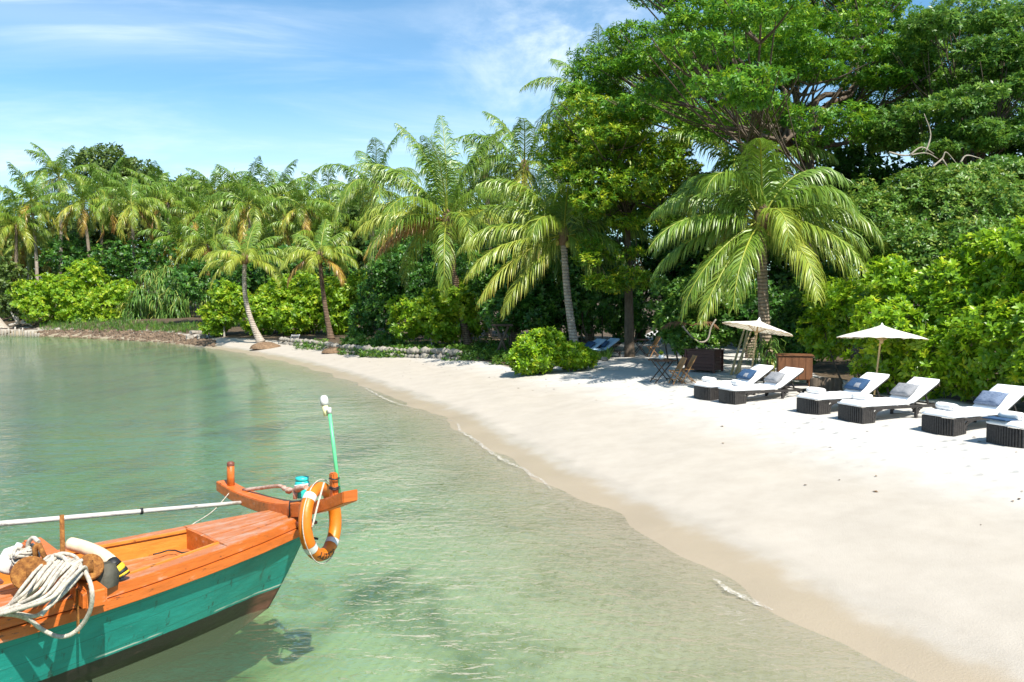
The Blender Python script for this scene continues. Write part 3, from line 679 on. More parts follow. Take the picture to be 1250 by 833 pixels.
# ---- broadleaf trees filling the wood behind the palms
bgt = [(-30,300,60,60,108),(15,305,55,50,104),(60,285,60,60,112),(110,300,55,55,106),(128,205,45,32,122),(172,222,42,36,124),(165,290,60,55,110),(215,275,55,55,114),(232,240,38,28,124),(270,295,60,55,106),(292,243,40,30,122),(325,290,60,60,104),(340,255,40,32,116),(378,290,60,60,100),(415,285,50,60,92),(448,290,50,60,78)]
names = ['dense broadleaf tree of the wood behind the palm grove, %s from the left','rounded broadleaf crown topping the palm grove, %s tree of that wood']
for i, (u, v, ru, rv, D) in enumerate(bgt):
    lumps = [pl(u+random.uniform(-.3,.3)*ru, v+random.uniform(-.35,.35)*rv, ru*random.uniform(.45,.7), rv*random.uniform(.4,.6), D+random.uniform(-2,2)) for _ in range(5)] + [pl(u, v+.2*rv, ru*.8, rv*.8, D)]
    # fill below the crown down to the ground
    lumps += [pl(u+random.uniform(-.4,.4)*ru, v+rv*1.0, ru*.7, rv*.6, D)]
    b = ground_at(P(u, 370, D)); f = P(u, v+rv*.9, D)
    tree('broadleaf_tree', names[1 if v < 260 and rv < 40 else 0] % ordn[i], 'tree', b, f, lumps, 2600, 'leaf_far', .62, .34, 4, trunk_r=.28, group='trees of the wood behind the palm grove', shell=.16, inner=.25)
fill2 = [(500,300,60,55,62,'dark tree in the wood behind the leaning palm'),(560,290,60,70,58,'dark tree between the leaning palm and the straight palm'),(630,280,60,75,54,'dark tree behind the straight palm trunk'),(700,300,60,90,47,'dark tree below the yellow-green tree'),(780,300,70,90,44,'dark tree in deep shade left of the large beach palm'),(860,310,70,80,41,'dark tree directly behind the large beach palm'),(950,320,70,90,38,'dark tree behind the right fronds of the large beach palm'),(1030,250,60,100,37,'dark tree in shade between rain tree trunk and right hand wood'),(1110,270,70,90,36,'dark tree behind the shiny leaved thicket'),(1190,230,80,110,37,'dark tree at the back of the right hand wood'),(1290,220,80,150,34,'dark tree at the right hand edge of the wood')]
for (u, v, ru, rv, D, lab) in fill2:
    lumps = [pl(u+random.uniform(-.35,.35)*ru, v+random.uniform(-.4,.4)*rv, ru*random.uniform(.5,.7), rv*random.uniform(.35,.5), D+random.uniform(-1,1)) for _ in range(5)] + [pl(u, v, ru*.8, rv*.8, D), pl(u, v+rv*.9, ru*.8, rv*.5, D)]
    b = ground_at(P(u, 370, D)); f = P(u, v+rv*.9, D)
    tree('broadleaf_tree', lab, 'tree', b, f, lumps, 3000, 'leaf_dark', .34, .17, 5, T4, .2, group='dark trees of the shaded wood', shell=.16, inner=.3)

# ---- the spreading rain tree
rain = [(785,35,48,17,33.5),(850,22,62,20,24),(930,10,70,24,23),(1000,22,64,20,32),(1075,12,58,22,34),(1118,50,40,18,33),(742,82,38,17,33),(800,72,56,20,32.5),(868,58,58,20,22),(948,52,64,20,31),(1016,64,56,18,31),(1090,52,50,18,32.5),(890,92,58,17,21.5),(825,108,52,18,26),(962,88,52,15,30.5),(1058,84,48,16,32),(1120,90,40,18,32),(905,118,42,13,22),(998,134,56,20,29.5),(1046,152,36,18,30),(1008,162,30,12,30),(740,112,32,13,33.5),
        (860,-25,70,22,35),(950,-40,70,24,35),(1040,-35,70,24,35),(900,-80,70,26,36),(1000,-90,80,26,36),(840,140,50,18,28),(882,150,46,16,29),(800,128,46,18,30),(935,128,40,16,29),(820,95,76,34,37),(900,140,60,30,37),(960,130,60,30,37.5),(890,70,80,40,37.5),(980,55,90,46,37.5),(1080,95,70,46,37),(1055,145,50,30,36.5),(770,70,56,24,36.5),(720,100,30,16,34),(960,20,70,20,38),(1080,60,60,20,38),(850,60,60,20,38),(1020,-5,60,20,38.5)]
def shelves(items, k=3, sq=.8):
    o = []
    for u, v, ru, rv, D in items:
        for j in range(k):
            a = random.uniform(-.75,.75); f = random.uniform(.5,.8)
            o.append(pl(u+a*ru, v+random.uniform(-.55,.55)*rv+abs(a)*rv*.45, ru*f, rv*random.uniform(.5,.9)*sq, D+random.uniform(-.6,.6)*ru*D/F, ru*f*D/F))
    return o
lumps = shelves(rain)
b = ground_at(P(985, 370, 34)); tree('rain_tree', 'huge spreading tree with flat layered feathery crown over the right of the beach', 'tree', b, P(985, 195, 33.5), lumps, 50000, 'leaf_rain', .185, .06, 8, T4, .42, up=.75, spread=(50,125), shell=.24, inner=.10)
yel = [(752,132,58,18,32),(700,150,36,16,32.5),(765,162,56,17,31),(822,140,36,15,32),(722,185,46,17,31),(790,190,48,17,30.5),(748,215,52,18,30.5),(700,212,32,18,31),(800,228,36,15,31),(742,250,40,18,30.5),(782,262,36,14,31),(690,182,26,18,32),(742,305,34,16,31),(770,335,30,14,31),(735,345,26,12,31),(835,180,26,14,33),(825,165,30,18,32),(815,205,34,18,32),(720,170,50,30,34),(780,200,50,40,34.5),(740,235,50,30,34),(770,120,60,18,35),(740,170,60,20,35)]
lumps = shelves(yel, 4, .9)
b = ground_at(P(769, 370, 32)); tree('leafy_tree', 'yellow-green feathery tree standing left of the large palm, thin dark trunk', 'tree', b, P(765, 262, 32), lumps, 19000, 'leaf_yellow', .185, .065, 8, T4, .17, up=.7, spread=(50,120), shell=.26, inner=.10)
rt = [(1150,28,44,26,30),(1195,70,50,30,29),(1140,130,44,20,29),(1205,120,44,18,28),(1235,55,36,30,29),(1190,160,50,20,28),(1235,165,36,20,27.5),(1105,165,40,24,30),(1150,185,40,16,28),(1220,205,40,18,27),(1255,120,40,40,28),(1290,60,50,50,28),(1130,80,40,30,31),(1260,220,44,30,27),(1085,140,34,24,31),(1170,100,50,30,32),(1220,20,40,22,31),(1300,160,50,50,28)]
lumps = shelves(rt, 3, .8)+[pl(1150,60,60,50,35),pl(1215,60,60,50,35),pl(1185,20,50,24,34),pl(1240,130,60,50,34),pl(1130,140,50,40,35),pl(1190,120,50,40,34)]
b = ground_at(P(1190, 370, 30)); tree('leafy_tree', 'dark layered tree filling the upper right corner above the thicket', 'tree', b, P(1185, 240, 30), lumps, 24000, 'leaf_mid', .18, .07, 8, T4, .28, up=.6, spread=(50,115), shell=.22, inner=.15)

# ---- thickets and hedges
lumps = [pl(1085,285,52,50,24),(pl(1140,255,60,55,24)),pl(1195,262,60,60,23.5),pl(1120,310,60,45,23),pl(1180,310,60,40,22.5),pl(1240,280,50,55,23),pl(1060,250,30,40,25),pl(1290,280,50,60,23),pl(1120,220,44,24,25),pl(1180,215,44,22,25)]
bush('thicket', 'tall olive thicket with small shiny leaves and bare twigs above the bright hedge', 'shrub', lumps, 15000, 'leaf_olive', .14, .065, 6, T6, stems=10, bark='bark_pale', spread=(40,100), shell=.10)
lumps = [pl(1020,385,40,50,22.2),pl(1062,360,40,42,21.2),pl(1075,425,48,55,19.4),pl(1120,375,46,52,19.4),pl(1135,430,48,60,18.4),pl(1180,355,48,52,18.6),pl(1195,415,52,70,17.6),pl(1240,335,46,55,17.8),pl(1250,405,52,80,16.6),pl(1300,330,60,70,17),pl(1310,410,60,90,15.8),pl(1370,370,70,100,15.5),pl(1000,365,22,30,22.6),pl(1090,340,34,26,20),pl(1215,305,34,26,18.4)]
bush('hedge', 'big bright green glossy hedge right behind the sun loungers', 'hedge', lumps, 11500, 'leaf_hedge', .17, .075, 9, T6, stems=14, spread=(40,88), shell=.13, inner=.25, stem_r=.03)
nb_ = [('round_bush','rounded bright green bush at the sand edge, the taller of two','bush',[(655,430,30,25,27.4),(642,440,20,16,27.2),(668,420,20,18,27.8)],1900,'leaf_hedge',.17,.07),
  ('round_bush','low bright green bush hugging the right of the rounded bush','bush',[(698,434,22,15,27.6),(716,437,13,10,28)],850,'leaf_hedge',.16,.065),
  ('shrub','yellow-green shrub with slender stems at the leaning palm','shrub',[(535,372,36,32,41),(560,362,34,30,40.5),(505,385,30,26,41.5),(580,385,26,24,40.5),(540,400,30,16,40.5),(588,350,28,30,41)],3800,'leaf_lime',.24,.11),
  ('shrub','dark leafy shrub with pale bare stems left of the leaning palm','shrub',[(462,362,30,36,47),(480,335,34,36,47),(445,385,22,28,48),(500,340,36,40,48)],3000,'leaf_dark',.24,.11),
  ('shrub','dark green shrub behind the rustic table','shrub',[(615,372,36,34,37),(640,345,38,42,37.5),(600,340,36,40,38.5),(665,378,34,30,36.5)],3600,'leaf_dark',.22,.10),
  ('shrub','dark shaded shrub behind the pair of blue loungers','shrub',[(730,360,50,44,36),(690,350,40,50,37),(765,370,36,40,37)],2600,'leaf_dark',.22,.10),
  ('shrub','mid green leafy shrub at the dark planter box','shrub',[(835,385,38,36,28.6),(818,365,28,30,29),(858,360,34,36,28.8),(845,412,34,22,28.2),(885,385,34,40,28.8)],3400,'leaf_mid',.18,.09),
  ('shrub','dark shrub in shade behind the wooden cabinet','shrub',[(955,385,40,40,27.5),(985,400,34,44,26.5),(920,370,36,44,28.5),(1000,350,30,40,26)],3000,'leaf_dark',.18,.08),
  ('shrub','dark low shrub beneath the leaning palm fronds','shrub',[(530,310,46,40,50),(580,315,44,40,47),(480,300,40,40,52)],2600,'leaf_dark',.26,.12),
  ('shrub','sea lettuce shrub on the bank left of the curved small palm','shrub',[(262,396,18,12,60),(272,382,22,22,60),(285,362,24,26,60)],1500,'leaf_lime',.30,.14),
  ('shrub','sea lettuce shrub between the two small palms, its left half','shrub',[(328,372,28,30,60),(318,395,22,16,59.5),(345,360,26,28,60.5)],2300,'leaf_lime',.30,.14),
  ('shrub','sea lettuce shrub between the two small palms, its right half','shrub',[(370,372,26,32,59),(360,395,24,16,58.5),(388,358,24,30,59.5)],2300,'leaf_lime',.30,.14),
  ('shrub','sea lettuce shrub right of the blotched small palm','shrub',[(422,368,28,34,57.5),(412,392,24,18,57),(440,360,22,30,58)],2300,'leaf_lime',.30,.14),
  ('shrub','broad lime green shrub overhanging the bank near the palisade','shrub',[(55,380,30,16,80.5),(100,385,24,12,80),(62,350,32,26,82),(38,364,24,20,81),(97,340,30,26,84),(80,362,34,20,81),(115,345,26,28,84)],3600,'leaf_lime',.36,.18),
  ('shrub','low yellow-green shrub sloping down to the strap leaved clump','shrub',[(140,388,26,12,79.2),(128,366,30,20,80),(108,378,22,13,79.5),(150,355,26,20,81)],1800,'leaf_lime',.34,.16),
  ('shrub','dark shrub at the left edge behind the palisade','shrub',[(5,340,30,36,88),(-25,340,40,44,88),(20,372,24,20,85)],1800,'leaf_far',.40,.2),
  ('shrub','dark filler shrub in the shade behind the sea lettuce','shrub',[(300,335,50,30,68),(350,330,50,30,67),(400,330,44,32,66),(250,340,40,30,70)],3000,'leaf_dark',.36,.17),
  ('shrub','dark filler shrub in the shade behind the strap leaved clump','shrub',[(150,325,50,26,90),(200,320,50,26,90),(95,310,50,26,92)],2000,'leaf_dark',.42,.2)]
for nme, lab, cat, lp, n, mt, L, W in nb_:
    bush(nme, lab, cat, [pl(*q) for q in lp], n, mt, L, W, 8, T6, bark='bark_pale' if 'pale' in lab or 'slender' in lab else 'bark', stems=7, shell=.12, stem_r=.035*(lp[0][4]/30)**.5)

# ---- strap leaved screw pines on the far bank and the spiky plant by the parasol
def strap_plant(name, label, base, heads, n, L, W, group=None, m='strap', stem_r=.08):
    root = empty(name, base, 0, label, 'plant', group); parts = []; sb = MB(); b = np.array(base)
    for h in heads:
        h = np.array(h); k = n
        a = rng.uniform(0, 6.28, k); el = np.radians(rng.uniform(-5, 80, k)); ln = L*rng.uniform(.7,1.15,k); t = np.clip(rng.normal(.5,.2,k),0,1)
        for seg in range(1):
            d = np.stack([np.cos(a)*np.cos(el), np.sin(a)*np.cos(el), np.sin(el)], 1); lat = np.stack([-np.sin(a), np.cos(a), 0*a], 1)
            rows = []; q = np.zeros((k,3)); cur = el.copy()
            for s in range(6):
                wv = W*(1-.9*(s/5)**1.6); rows.append(q-lat*wv*.5); rows.append(q+lat*wv*.5)
                cur = cur-np.radians(8+17*s*(.6+.4*rng.random(k)))
                q = q+np.stack([np.cos(a)*np.cos(cur), np.sin(a)*np.cos(cur), np.sin(cur)], 1)*(ln/5)[:,None]
            V = np.stack(rows, 1)+ (h-b)
            tf = np.array([(2*i,2*i+1,2*i+3,2*i+2) for i in range(5)])
            parts.append((V.reshape(-1,3), (tf[None]+(np.arange(k)*12)[:,None,None]).reshape(-1,4), np.repeat(t,12)))
        hv = Vector(h)-Vector(b); st = Vector((hv.x*.55, hv.y*.55, -.05)); sb.tube(smoothpath([st, st.lerp(hv, .5)+Vector((random.uniform(-.1,.1),0,0)), hv], 4), [stem_r*(1-.03*i) for i in range(9)], 7)
    V, Fc, T = merge(parts); link('leaves', mesh_np('leaves', V, Fc, T), M[m], root); sb.build('stem', M['bark_pale'], root)
    return root
pn = [(172,[(172,362),(160,378),(185,380),(168,390)],'strap leaved screw pine, leftmost of the clump on the far bank'),(198,[(198,350),(190,368),(205,380),(212,362),(195,390),(215,388)],'strap leaved screw pine hanging low over the rubble bank'),(222,[(222,356),(216,376),(228,345),(226,388)],'strap leaved screw pine in the middle of the far bank clump'),(245,[(245,350),(236,366),(252,364)],'strap leaved screw pine with a bare pale stem, rightmost of the clump'),(180,[(182,340),(205,335)],'strap leaved screw pine rising at the back of the clump')]
for u, hs_, lab in pn:
    D = 79 if 'back' not in lab else 83
    b = ground_at(P(u, 370, D)); strap_plant('screw_pine', lab, b, [P(a_, v_, D+random.uniform(-.8,.8)) for a_, v_ in hs_], 150, 2.5, .11, 'screw pines on the far bank')
b = ground_at(P(936, 370, 22.6)); strap_plant('spiky_plant', 'spiky strap leaved plant behind the first parasol pole', b, [b+Vector((-.12,0,.75)), b+Vector((.18,.1,.62)), b+Vector((.0,-.1,.9))], 46, .8, .05, stem_r=.035)

# ---- ground creeper and grass at the wood's edge (uncountable)
def scatter(name, label, quads, n, m, L, W, k, up, spread, tmpl=T6, hgt_=.25):
    ps = []
    for (u0, v0, u1, v1, wgt) in quads:
        for _ in range(int(n*wgt)):
            g = G(random.uniform(u0,u1), random.uniform(v0,v1)); ps.append((g.x, g.y, g.z+random.random()**2*hgt_))
    p = np.array(ps); nn = np.tile([0,0,1.], (len(p),1))
    V, Fc, T = rosettes(p, nn, k, L, W, tmpl, up, spread)
    tag(link(name, mesh_np(name, V, Fc, T), M[m]), label, 'ground cover', None, 'stuff')
scatter('creeper', 'low green creeper carpeting the slope below the leaning palm', [(440,420,540,437,.35),(540,418,620,441,.5),(600,425,635,446,.2),(412,424,445,434,.15),(360,420,400,428,.12),(440,428,530,437,.3)], 1900, 'creeper', .16, .07, 6, .6, (40,95), T6, .3)
scatter('grass', 'tufts of grass along the top of the rubble bank', [(48,393,110,405,.3),(110,392,165,406,.35),(165,395,200,406,.2),(200,397,250,407,.28),(715,430,745,440,.25)], 700, 'creeper', .42, .03, 8, .9, (8,45), T4, .05)
# small leafy plants standing on the stone wall
for u, v, lab in ((432,424,'small leafy plant hanging over the stone wall beside the blotched palm'),(470,422,'small leafy plant on the middle of the stone wall')):
    g = G(u, v+4); D = g.y
    bush('small_plant', lab, 'plant', [pl(u, v-6, 15, 11, D), pl(u+12, v-3, 12, 9, D)], 420, 'leaf_mid', .2, .09, 7, T6, stems=3)
# dead branches caught in the thicket
db = MB(); c0 = P(1150,195,23.4)
for pts in ([(1085,182),(1105,186),(1130,183),(1145,190)],[(1110,186),(1125,176),(1140,184)],[(1138,200),(1150,190),(1155,182),(1168,196)],[(1172,195),(1180,186),(1198,190)],[(1130,182),(1136,160),(1128,135)],[(1150,190),(1160,205)]):
    q = smoothpath([P(u, v+4, 24.0)-c0 for u, v in pts], 5); db.tube(q, [.03*(1-.7*i/len(q)) for i in range(len(q))], 6)
tag(db.build('dead_branch', M['bark_pale'], None, 0, c0), 'bare grey dead branches lying on top of the olive thicket', 'branch')
vb = MB(); c0 = P(862,415,27.3); q = smoothpath([P(u, v, 27.3)-c0 for u, v in [(833,398),(845,412),(856,418),(864,414),(868,400),(874,390)]], 6)
vb.tube(q, .03, 7); tag(vb.build('vine', M['bark_pale'], None, 0, c0), 'bare looping vine hanging above the dark planter box', 'vine')
# dead leaves and twigs blown over the upper beach
V0 = np.array([(0,0,0),(.5,-.3,.06),(1,0,.0),(.5,.3,.08)]); Vd = []; Fd = []; bse = 0
M['litterleaf'] = leafmat('fallen_leaf', [(0,(.06,.035,.018)),(.7,(.16,.10,.05)),(1,(.28,.2,.09))], .1, .7, .2, 1.)
Td = []
for _ in range(260):
    u = random.uniform(330, 1290); e_ = float(np.interp(u, eu, [v for _, v in edge_px])); v = e_+abs(random.gauss(0, 16))+(random.uniform(0,120) if random.random() < .22 else 0)
    g = G(u, v)
    if float(shore_d([g.x],[g.y])[0]) < 1.6: continue
    s = random.uniform(.03,.10); Vd.append(rotz(V0*np.array([s, s, s*1.5]), random.uniform(0,6.28))+np.array([g.x, g.y, gz(g.x, g.y)+.008])); Fd.append(np.array([(0,1,2,3)])+bse); bse += 4; Td += [random.random()]*4
tag(link('fallen_leaves', mesh_np('fallen_leaves', np.vstack(Vd), np.vstack(Fd), np.array(Td)), M['litterleaf']), 'small dry leaves blown over the upper sand', 'leaf litter', None, 'stuff')
# ================================================================== BEACH FURNITURE
M['rattan'] = None
m, nt, out = mat('dark_rattan'); oc = coords(nt)
wv = nt.nodes.new('ShaderNodeTexWave'); wv.bands_direction = 'Z'; wv.inputs['Scale'].default_value = 22; wv.inputs['Distortion'].default_value = 1.5; lk(nt, oc, wv.inputs[0])
c = ramp(nt, noisetex(nt, 30, 4, .6, oc), [(.3, (.012,.010,.009)), (.7, (.05,.043,.038))])
princ(nt, out, c, .5, .45, bump(nt, wv.outputs[1], .5, .004)); M['rattan'] = m
M['cushion'] = simple('white_cushion', (.80,.80,.81), .85, .15, .03, 5, .004, bscale=9)
M['towel'] = simple('white_towel', (.80,.77,.74), .95, .1, .05, 30, .006, bscale=160)
M['blue_cushion'] = simple('pale_blue_cushion', (.34,.47,.60), .85, .15, .06, 5)
M['teak'] = simple('teak', (.38,.20,.085), .55, .35, .35, 6, .002, (1,1,.2))
M['darkwood'] = simple('dark_wood', (.045,.026,.018), .5, .4, .35, 7, .002, (1,1,.2))
M['planter'] = simple('red_brown_wood', (.085,.032,.024), .5, .4, .3, 5, .003, (.2,1,1))
M['cabinet'] = simple('weathered_brown_wood', (.14,.06,.027), .6, .3, .45, 4, .004, (1,1,.25))
M['bamboo'] = simple('bamboo', (.50,.36,.18), .45, .4, .22, 9, .002, (1,1,.2))
M['stonep'] = simple('pale_stone', (.26,.235,.195), .9, .2, .4, 3, .03, bscale=9)
M['metalg'] = simple('dark_metal', (.05,.05,.055), .4, .5, .2)
def fabric(name, c, c2, sc=120, hue=None):
    m, nt, out = mat(name); oc = coords(nt)
    n = noisetex(nt, sc, 3, .6, mapping(nt, oc, (1,.12,1)))
    cc = ramp(nt, n, [(.38, c), (.62, c2)]); n2 = noisetex(nt, 7, 3, .5, oc)
    princ(nt, out, cc, .9, .1, bump(nt, n2, .7, .02)); return m
M['navy'] = fabric('navy_fabric', (.028,.062,.125), (.045,.09,.17))
M['navy_pale'] = fabric('faded_navy_band', (.20,.21,.24), (.30,.31,.33))
M['grey'] = fabric('grey_fabric', (.20,.20,.21), (.30,.30,.31))
M['greyblue'] = fabric('grey_blue_fabric', (.10,.135,.21), (.19,.23,.31))

def lounger_mesh():
    W = .66
    # slatted rattan foot end: curved front, with vertical canes
    foot = MB(); n = 15
    for i in range(n):
        y = -W/2+W*(i+.5)/n; bow = .06*(1-(2*y/W)**2)
        foot.box((-.0-bow, y, .155), (.03, W/n*.80, .31))
    back = [(-.0+.02-.06*(1-(2*y/W)**2), y) for y in np.linspace(-W/2, W/2, 9)]
    rows = [[Vector((x+.012, y, z)) for x, y in back] for z in (.01,.305)]; foot.grid(rows, False)
    for sy in (-1, 1):
        for i in range(5): foot.box((.03+.05*i, sy*(W/2-.015), .155-.0), (.044, .03, .31 if i < 4 else .31))
    rail = MB()
    for sy in (-1, 1):
        y = sy*(W/2-.02)
        rail.bar((.02, y, .285), (1.98, y, .285), .04, .055)
        # curved bracket from foot panel into rail
        pts = [Vector((.26, 0, .02)), Vector((.27,0,.14)), Vector((.33,0,.23)), Vector((.45,0,.262))]
        A = [p+Vector((0,y-.02,0)) for p in smoothpath(pts, 4)]; 
        for a, b in zip(A[:-1], A[1:]): rail.bar(a+Vector((0,.02,0)), b+Vector((0,.02,0)), .038, .045)
    for x in (.4,.8,1.2,1.6,1.96): rail.bar((x, -W/2+.03, .28), (x, W/2-.03, .28), .05, .03, (0,0,1))
    legs = []
    for sy in (-1, 1):
        for x in (1.30, 1.88):
            b = MB(); y = sy*(W/2-.03); b.box((x, y, .135), (.05, .05, .27)); 
            s = 1 if x < 1.5 else -1
            for k in range(4):
                a0 = k*math.pi/8; a1 = (k+1)*math.pi/8; f = lambda a: Vector((x+s*(.03+.12*(1-math.cos(a))), y, .13+.125*math.sin(a)))
                b.bar(f(a0), f(a1), .04, .04, (0,1,0))
            legs.append(b)
    st = MB()
    for sy in (-1, 1): st.bar((1.30, sy*(W/2-.03), .05), (1.88, sy*(W/2-.03), .05), .03, .03)
    st.bar((1.88,-W/2+.04,.05), (1.88,W/2-.04,.05), .03, .03)
    an = R(31); hx = 1.18; L = .84
    prop = []
    for sy in (-.2,.2): q_ = MB(); q_.bar((hx+math.cos(an)*.5, sy, .33+math.sin(an)*.5-.05), (1.72, sy, .29), .03, .03); prop.append(q_)
    mt = MB(); h = W/2-.005
    def pad(x0, x1, zt, th, tr):
        nx, ny = 14, 9; top = []; bot = []
        for i in range(nx+1):
            u = i/nx; x = x0+(x1-x0)*u
            e = max(0, 1-min(u, 1-u)*(x1-x0)/.05); r0 = []; r1 = []
            corner = max(0, 1-min(u, 1-u)*(x1-x0)/.14)
            for j in range(ny+1):
                t = -1+2*j/ny; y = h*t*(1-.10*corner**2); ey = max(0, (abs(t)-.86)/.14)
                puff = .5*th*(1-min(1, e)**2.5)*(1-ey**2.5)**.5 if ey < 1 else 0
                q = .006*math.sin(9*u*3.1)*(1-ey)
                r0.append(tr(x, y, zt-th/2+puff+q*.6)); r1.append(tr(x, y, zt-th/2-.48*th*(1-.3*min(1,e))*(1-.3*ey)))
            top.append(r0); bot.append(r1)
        mt.grid(top); mt.grid(bot)
        n_ = ny
        rim_t = [r[0] for r in top]+top[-1][1:]+[r[-1] for r in reversed(top[:-1])]+list(reversed(top[0][1:-1]))
        rim_b = [r[0] for r in bot]+bot[-1][1:]+[r[-1] for r in reversed(bot[:-1])]+list(reversed(bot[0][1:-1]))
        mt.grid([rim_t, rim_b], True, True)
    pad(-.07, hx-.01, .41, .10, lambda x, y, z: Vector((x, y, z)))
    def tilt(x, y, z):
        dx, dz = x-hx, z-.33; return Vector((hx+dx*math.cos(an)-dz*math.sin(an), y, .33+dx*math.sin(an)+dz*math.cos(an)))
    pad(hx, hx+L, .40, .09, tilt)
    bf = MB(); 
    for sy in (-1, 1): bf.bar(tilt(hx, sy*(h-.04), .305), tilt(hx+L-.03, sy*(h-.04), .305), .04, .035)
    bf.bar(tilt(hx+L-.05, -h+.04, .305), tilt(hx+L-.05, h-.04, .305), .04, .035)
    return foot, rail, legs, st, prop, mt, bf, tilt, hx
def make_lounger(loc, rz, label, group, cush='cushion', s=1.):
    root = empty('sun_lounger', loc, rz, label, 'sun lounger', group); root.scale = (s,s,s)
    foot, rail, legs, st, prop, mt, bf, tilt, hx = lounger_mesh()
    foot.build('foot_panel', M['rattan'], root, .004, None, 1); rail.build('frame', M['rattan'], root, .005, None, 1)
    for b in legs: b.build('leg', M['rattan'], root, .005, None, 1)
    st.build('stretcher', M['rattan'], root); [q_.build('backrest_prop', M['rattan'], root) for q_ in prop]; bf.build('backrest_frame', M['rattan'], root)
    mt.build('mattress', M[cush], root)
    return root
def pillow(root_loc, rz, mats, label, w=.52, h=.34, s=1., fade=False, yoff=0.):
    hx = 1.18; an = R(31); n = 14
    A = MB(); B = MB(); rows = {1: [], -1: []}
    for i in range(n+1):
        for sg in (1,-1): rows[sg].append([])
        for j in range(n+1):
            a = -1+2*i/n; b = -1+2*j/n; th = .07*max(0,(1-a**4))**.6*max(0,(1-b**4))**.6
            pin = 1-.07*(a*a*b*b)+.0
            for sg in (1,-1): rows[sg][-1].append(Vector((b*h/2*(1-.06*(1-a*a)), a*w/2*(1-.05*(1-b*b)), sg*th*(1+.12*math.sin(5*a+3*b)))))
    for sg in (1,-1): A.grid(rows[sg])
    o = A.build('pillow', M[mats], None)
    dx, dz = .23, .15
    lp = Vector(((hx+dx*math.cos(an)-dz*math.sin(an))*s, yoff, (.33+dx*math.sin(an)+dz*math.cos(an))*s))
    o.location = Vector(root_loc)+Matrix.Rotation(rz, 3, 'Z')@lp
    o.rotation_euler = (Matrix.Rotation(rz, 3, 'Z')@Matrix.Rotation(-an-R(8), 3, 'Y')).to_euler()
    tag(o, label, 'pillow', 'pillows on the sun loungers')
    if fade:
        f = MB(); r = []
        for i in range(n+1):
            a = -1+2*i/n
            if -.85 <= a <= -.1: r.append([Vector((q.x*1.0, q.y, q.z+.003)) for q in rows[1][i][1:n//2]])
        f.grid(r); f.build('pale_band', M['navy_pale'], o)
    return o
def towel_roll(root_loc, rz, label, x=.16, y=0., s=1., yaw=0.):
    b = MB(); L = .36; r = .075; n = 22; k = 10; rows = []
    for i in range(k+1):
        y_ = -L/2+L*i/k; row = []
        rr = r*(1-.25*max(0, abs(2*i/k-1)-.85)/.15)
        for j in range(n):
            a = 2*math.pi*j/n; q = rr*(1+.03*math.sin(3*a+i*.6)); row.append(Vector((q*math.cos(a)*1.12, y_, q*math.sin(a)*.92)))
        rows.append(row)
    b.grid(rows, True, True)
    for e in (0, k):
        c = Vector((0, rows[e][0].y+(.01 if e else -.01), 0)); sp_ = [Vector((r*.9*(1-t/26)*math.cos(t*.75), c.y, r*.8*(1-t/26)*math.sin(t*.75))) for t in range(25)]
        b.tube(sp_, .009, 5); b.add(rows[e]+[Vector((0, rows[e][0].y, 0))], [(i, (i+1) % n, n) for i in range(n)])
    o = b.build('rolled_towel', M['towel'], None)
    o.location = Vector(root_loc)+Matrix.Rotation(rz, 3, 'Z')@Vector((x*s, y, (.41+.062)*s)); o.rotation_euler = (0, 0, rz+yaw)
    return tag(o, label, 'towel', 'rolled towels on the sun loungers')
LS = 1.0; LG = 'sun loungers in a row on the sand'
lds = [((857.5,487.5),23,'black rattan sun lounger with blue cushion, farthest left in the row, under the tilted parasol'),
       ((888,492.5),20,'black rattan sun lounger with light grey pillow in front of the tilted parasol'),
       ((986.5,505),22,'black rattan sun lounger with navy pillow, left neighbour of the upright parasol pole'),
       ((1038.5,514.5),20,'black rattan sun lounger with grey pillow in front of the upright parasol'),
       ((1145,530),23,'black rattan sun lounger with grey-blue pillow before the bright hedge'),
       ((1227,544),21,'black rattan sun lounger cut off by the right edge, no pillow in view')]
LO = []
for (u, v), a, lab in lds:
    g = G(u, v); g.z = gz(g.x, g.y)-.015; LO.append((g, R(a))); make_lounger(g, R(a), lab, LG)
pillow(*LO[0], 'navy', 'blue cushion with pale end on the farthest left lounger', fade=True)
pillow(*LO[1], 'grey', 'light grey pillow on the lounger in front of the tilted parasol')
pillow(*LO[2], 'navy', 'navy pillow with a faded band beside the upright parasol pole', fade=True)
pillow(*LO[3], 'grey', 'mid grey pillow on the lounger in front of the upright parasol')
pillow(*LO[4], 'greyblue', 'grey-blue pillow on the lounger before the bright hedge')
tl = ['rolled white towel at the foot of the farthest left lounger','rolled white towel on the lounger in front of the tilted parasol','rolled white towel on the lounger with the navy pillow','rolled white towel on the lounger in front of the upright parasol','rolled pinkish white towel on the lounger with the grey-blue pillow','rolled white towel on the lounger cut off by the right edge']
for (g, a), lab, x, yw in zip(LO, tl, (.22,.28,.24,.30,.26,.2), (.1,-.2,.15,.2,-.1,.1)): towel_roll(g, a, lab, x, .05, 1., yw)
# blue folded cloth under the last towel
bc = MB(); bc.box((0,0,0), (.30,.42,.02)); o = bc.build('folded_cloth', M['navy'], None, .008); o.location = LO[5][0]+Matrix.Rotation(LO[5][1],3,'Z')@Vector((.02,.12,.422)); o.rotation_euler = (0,0,LO[5][1]); tag(o, 'blue folded cloth beside the towel on the lounger at the right edge', 'cloth')

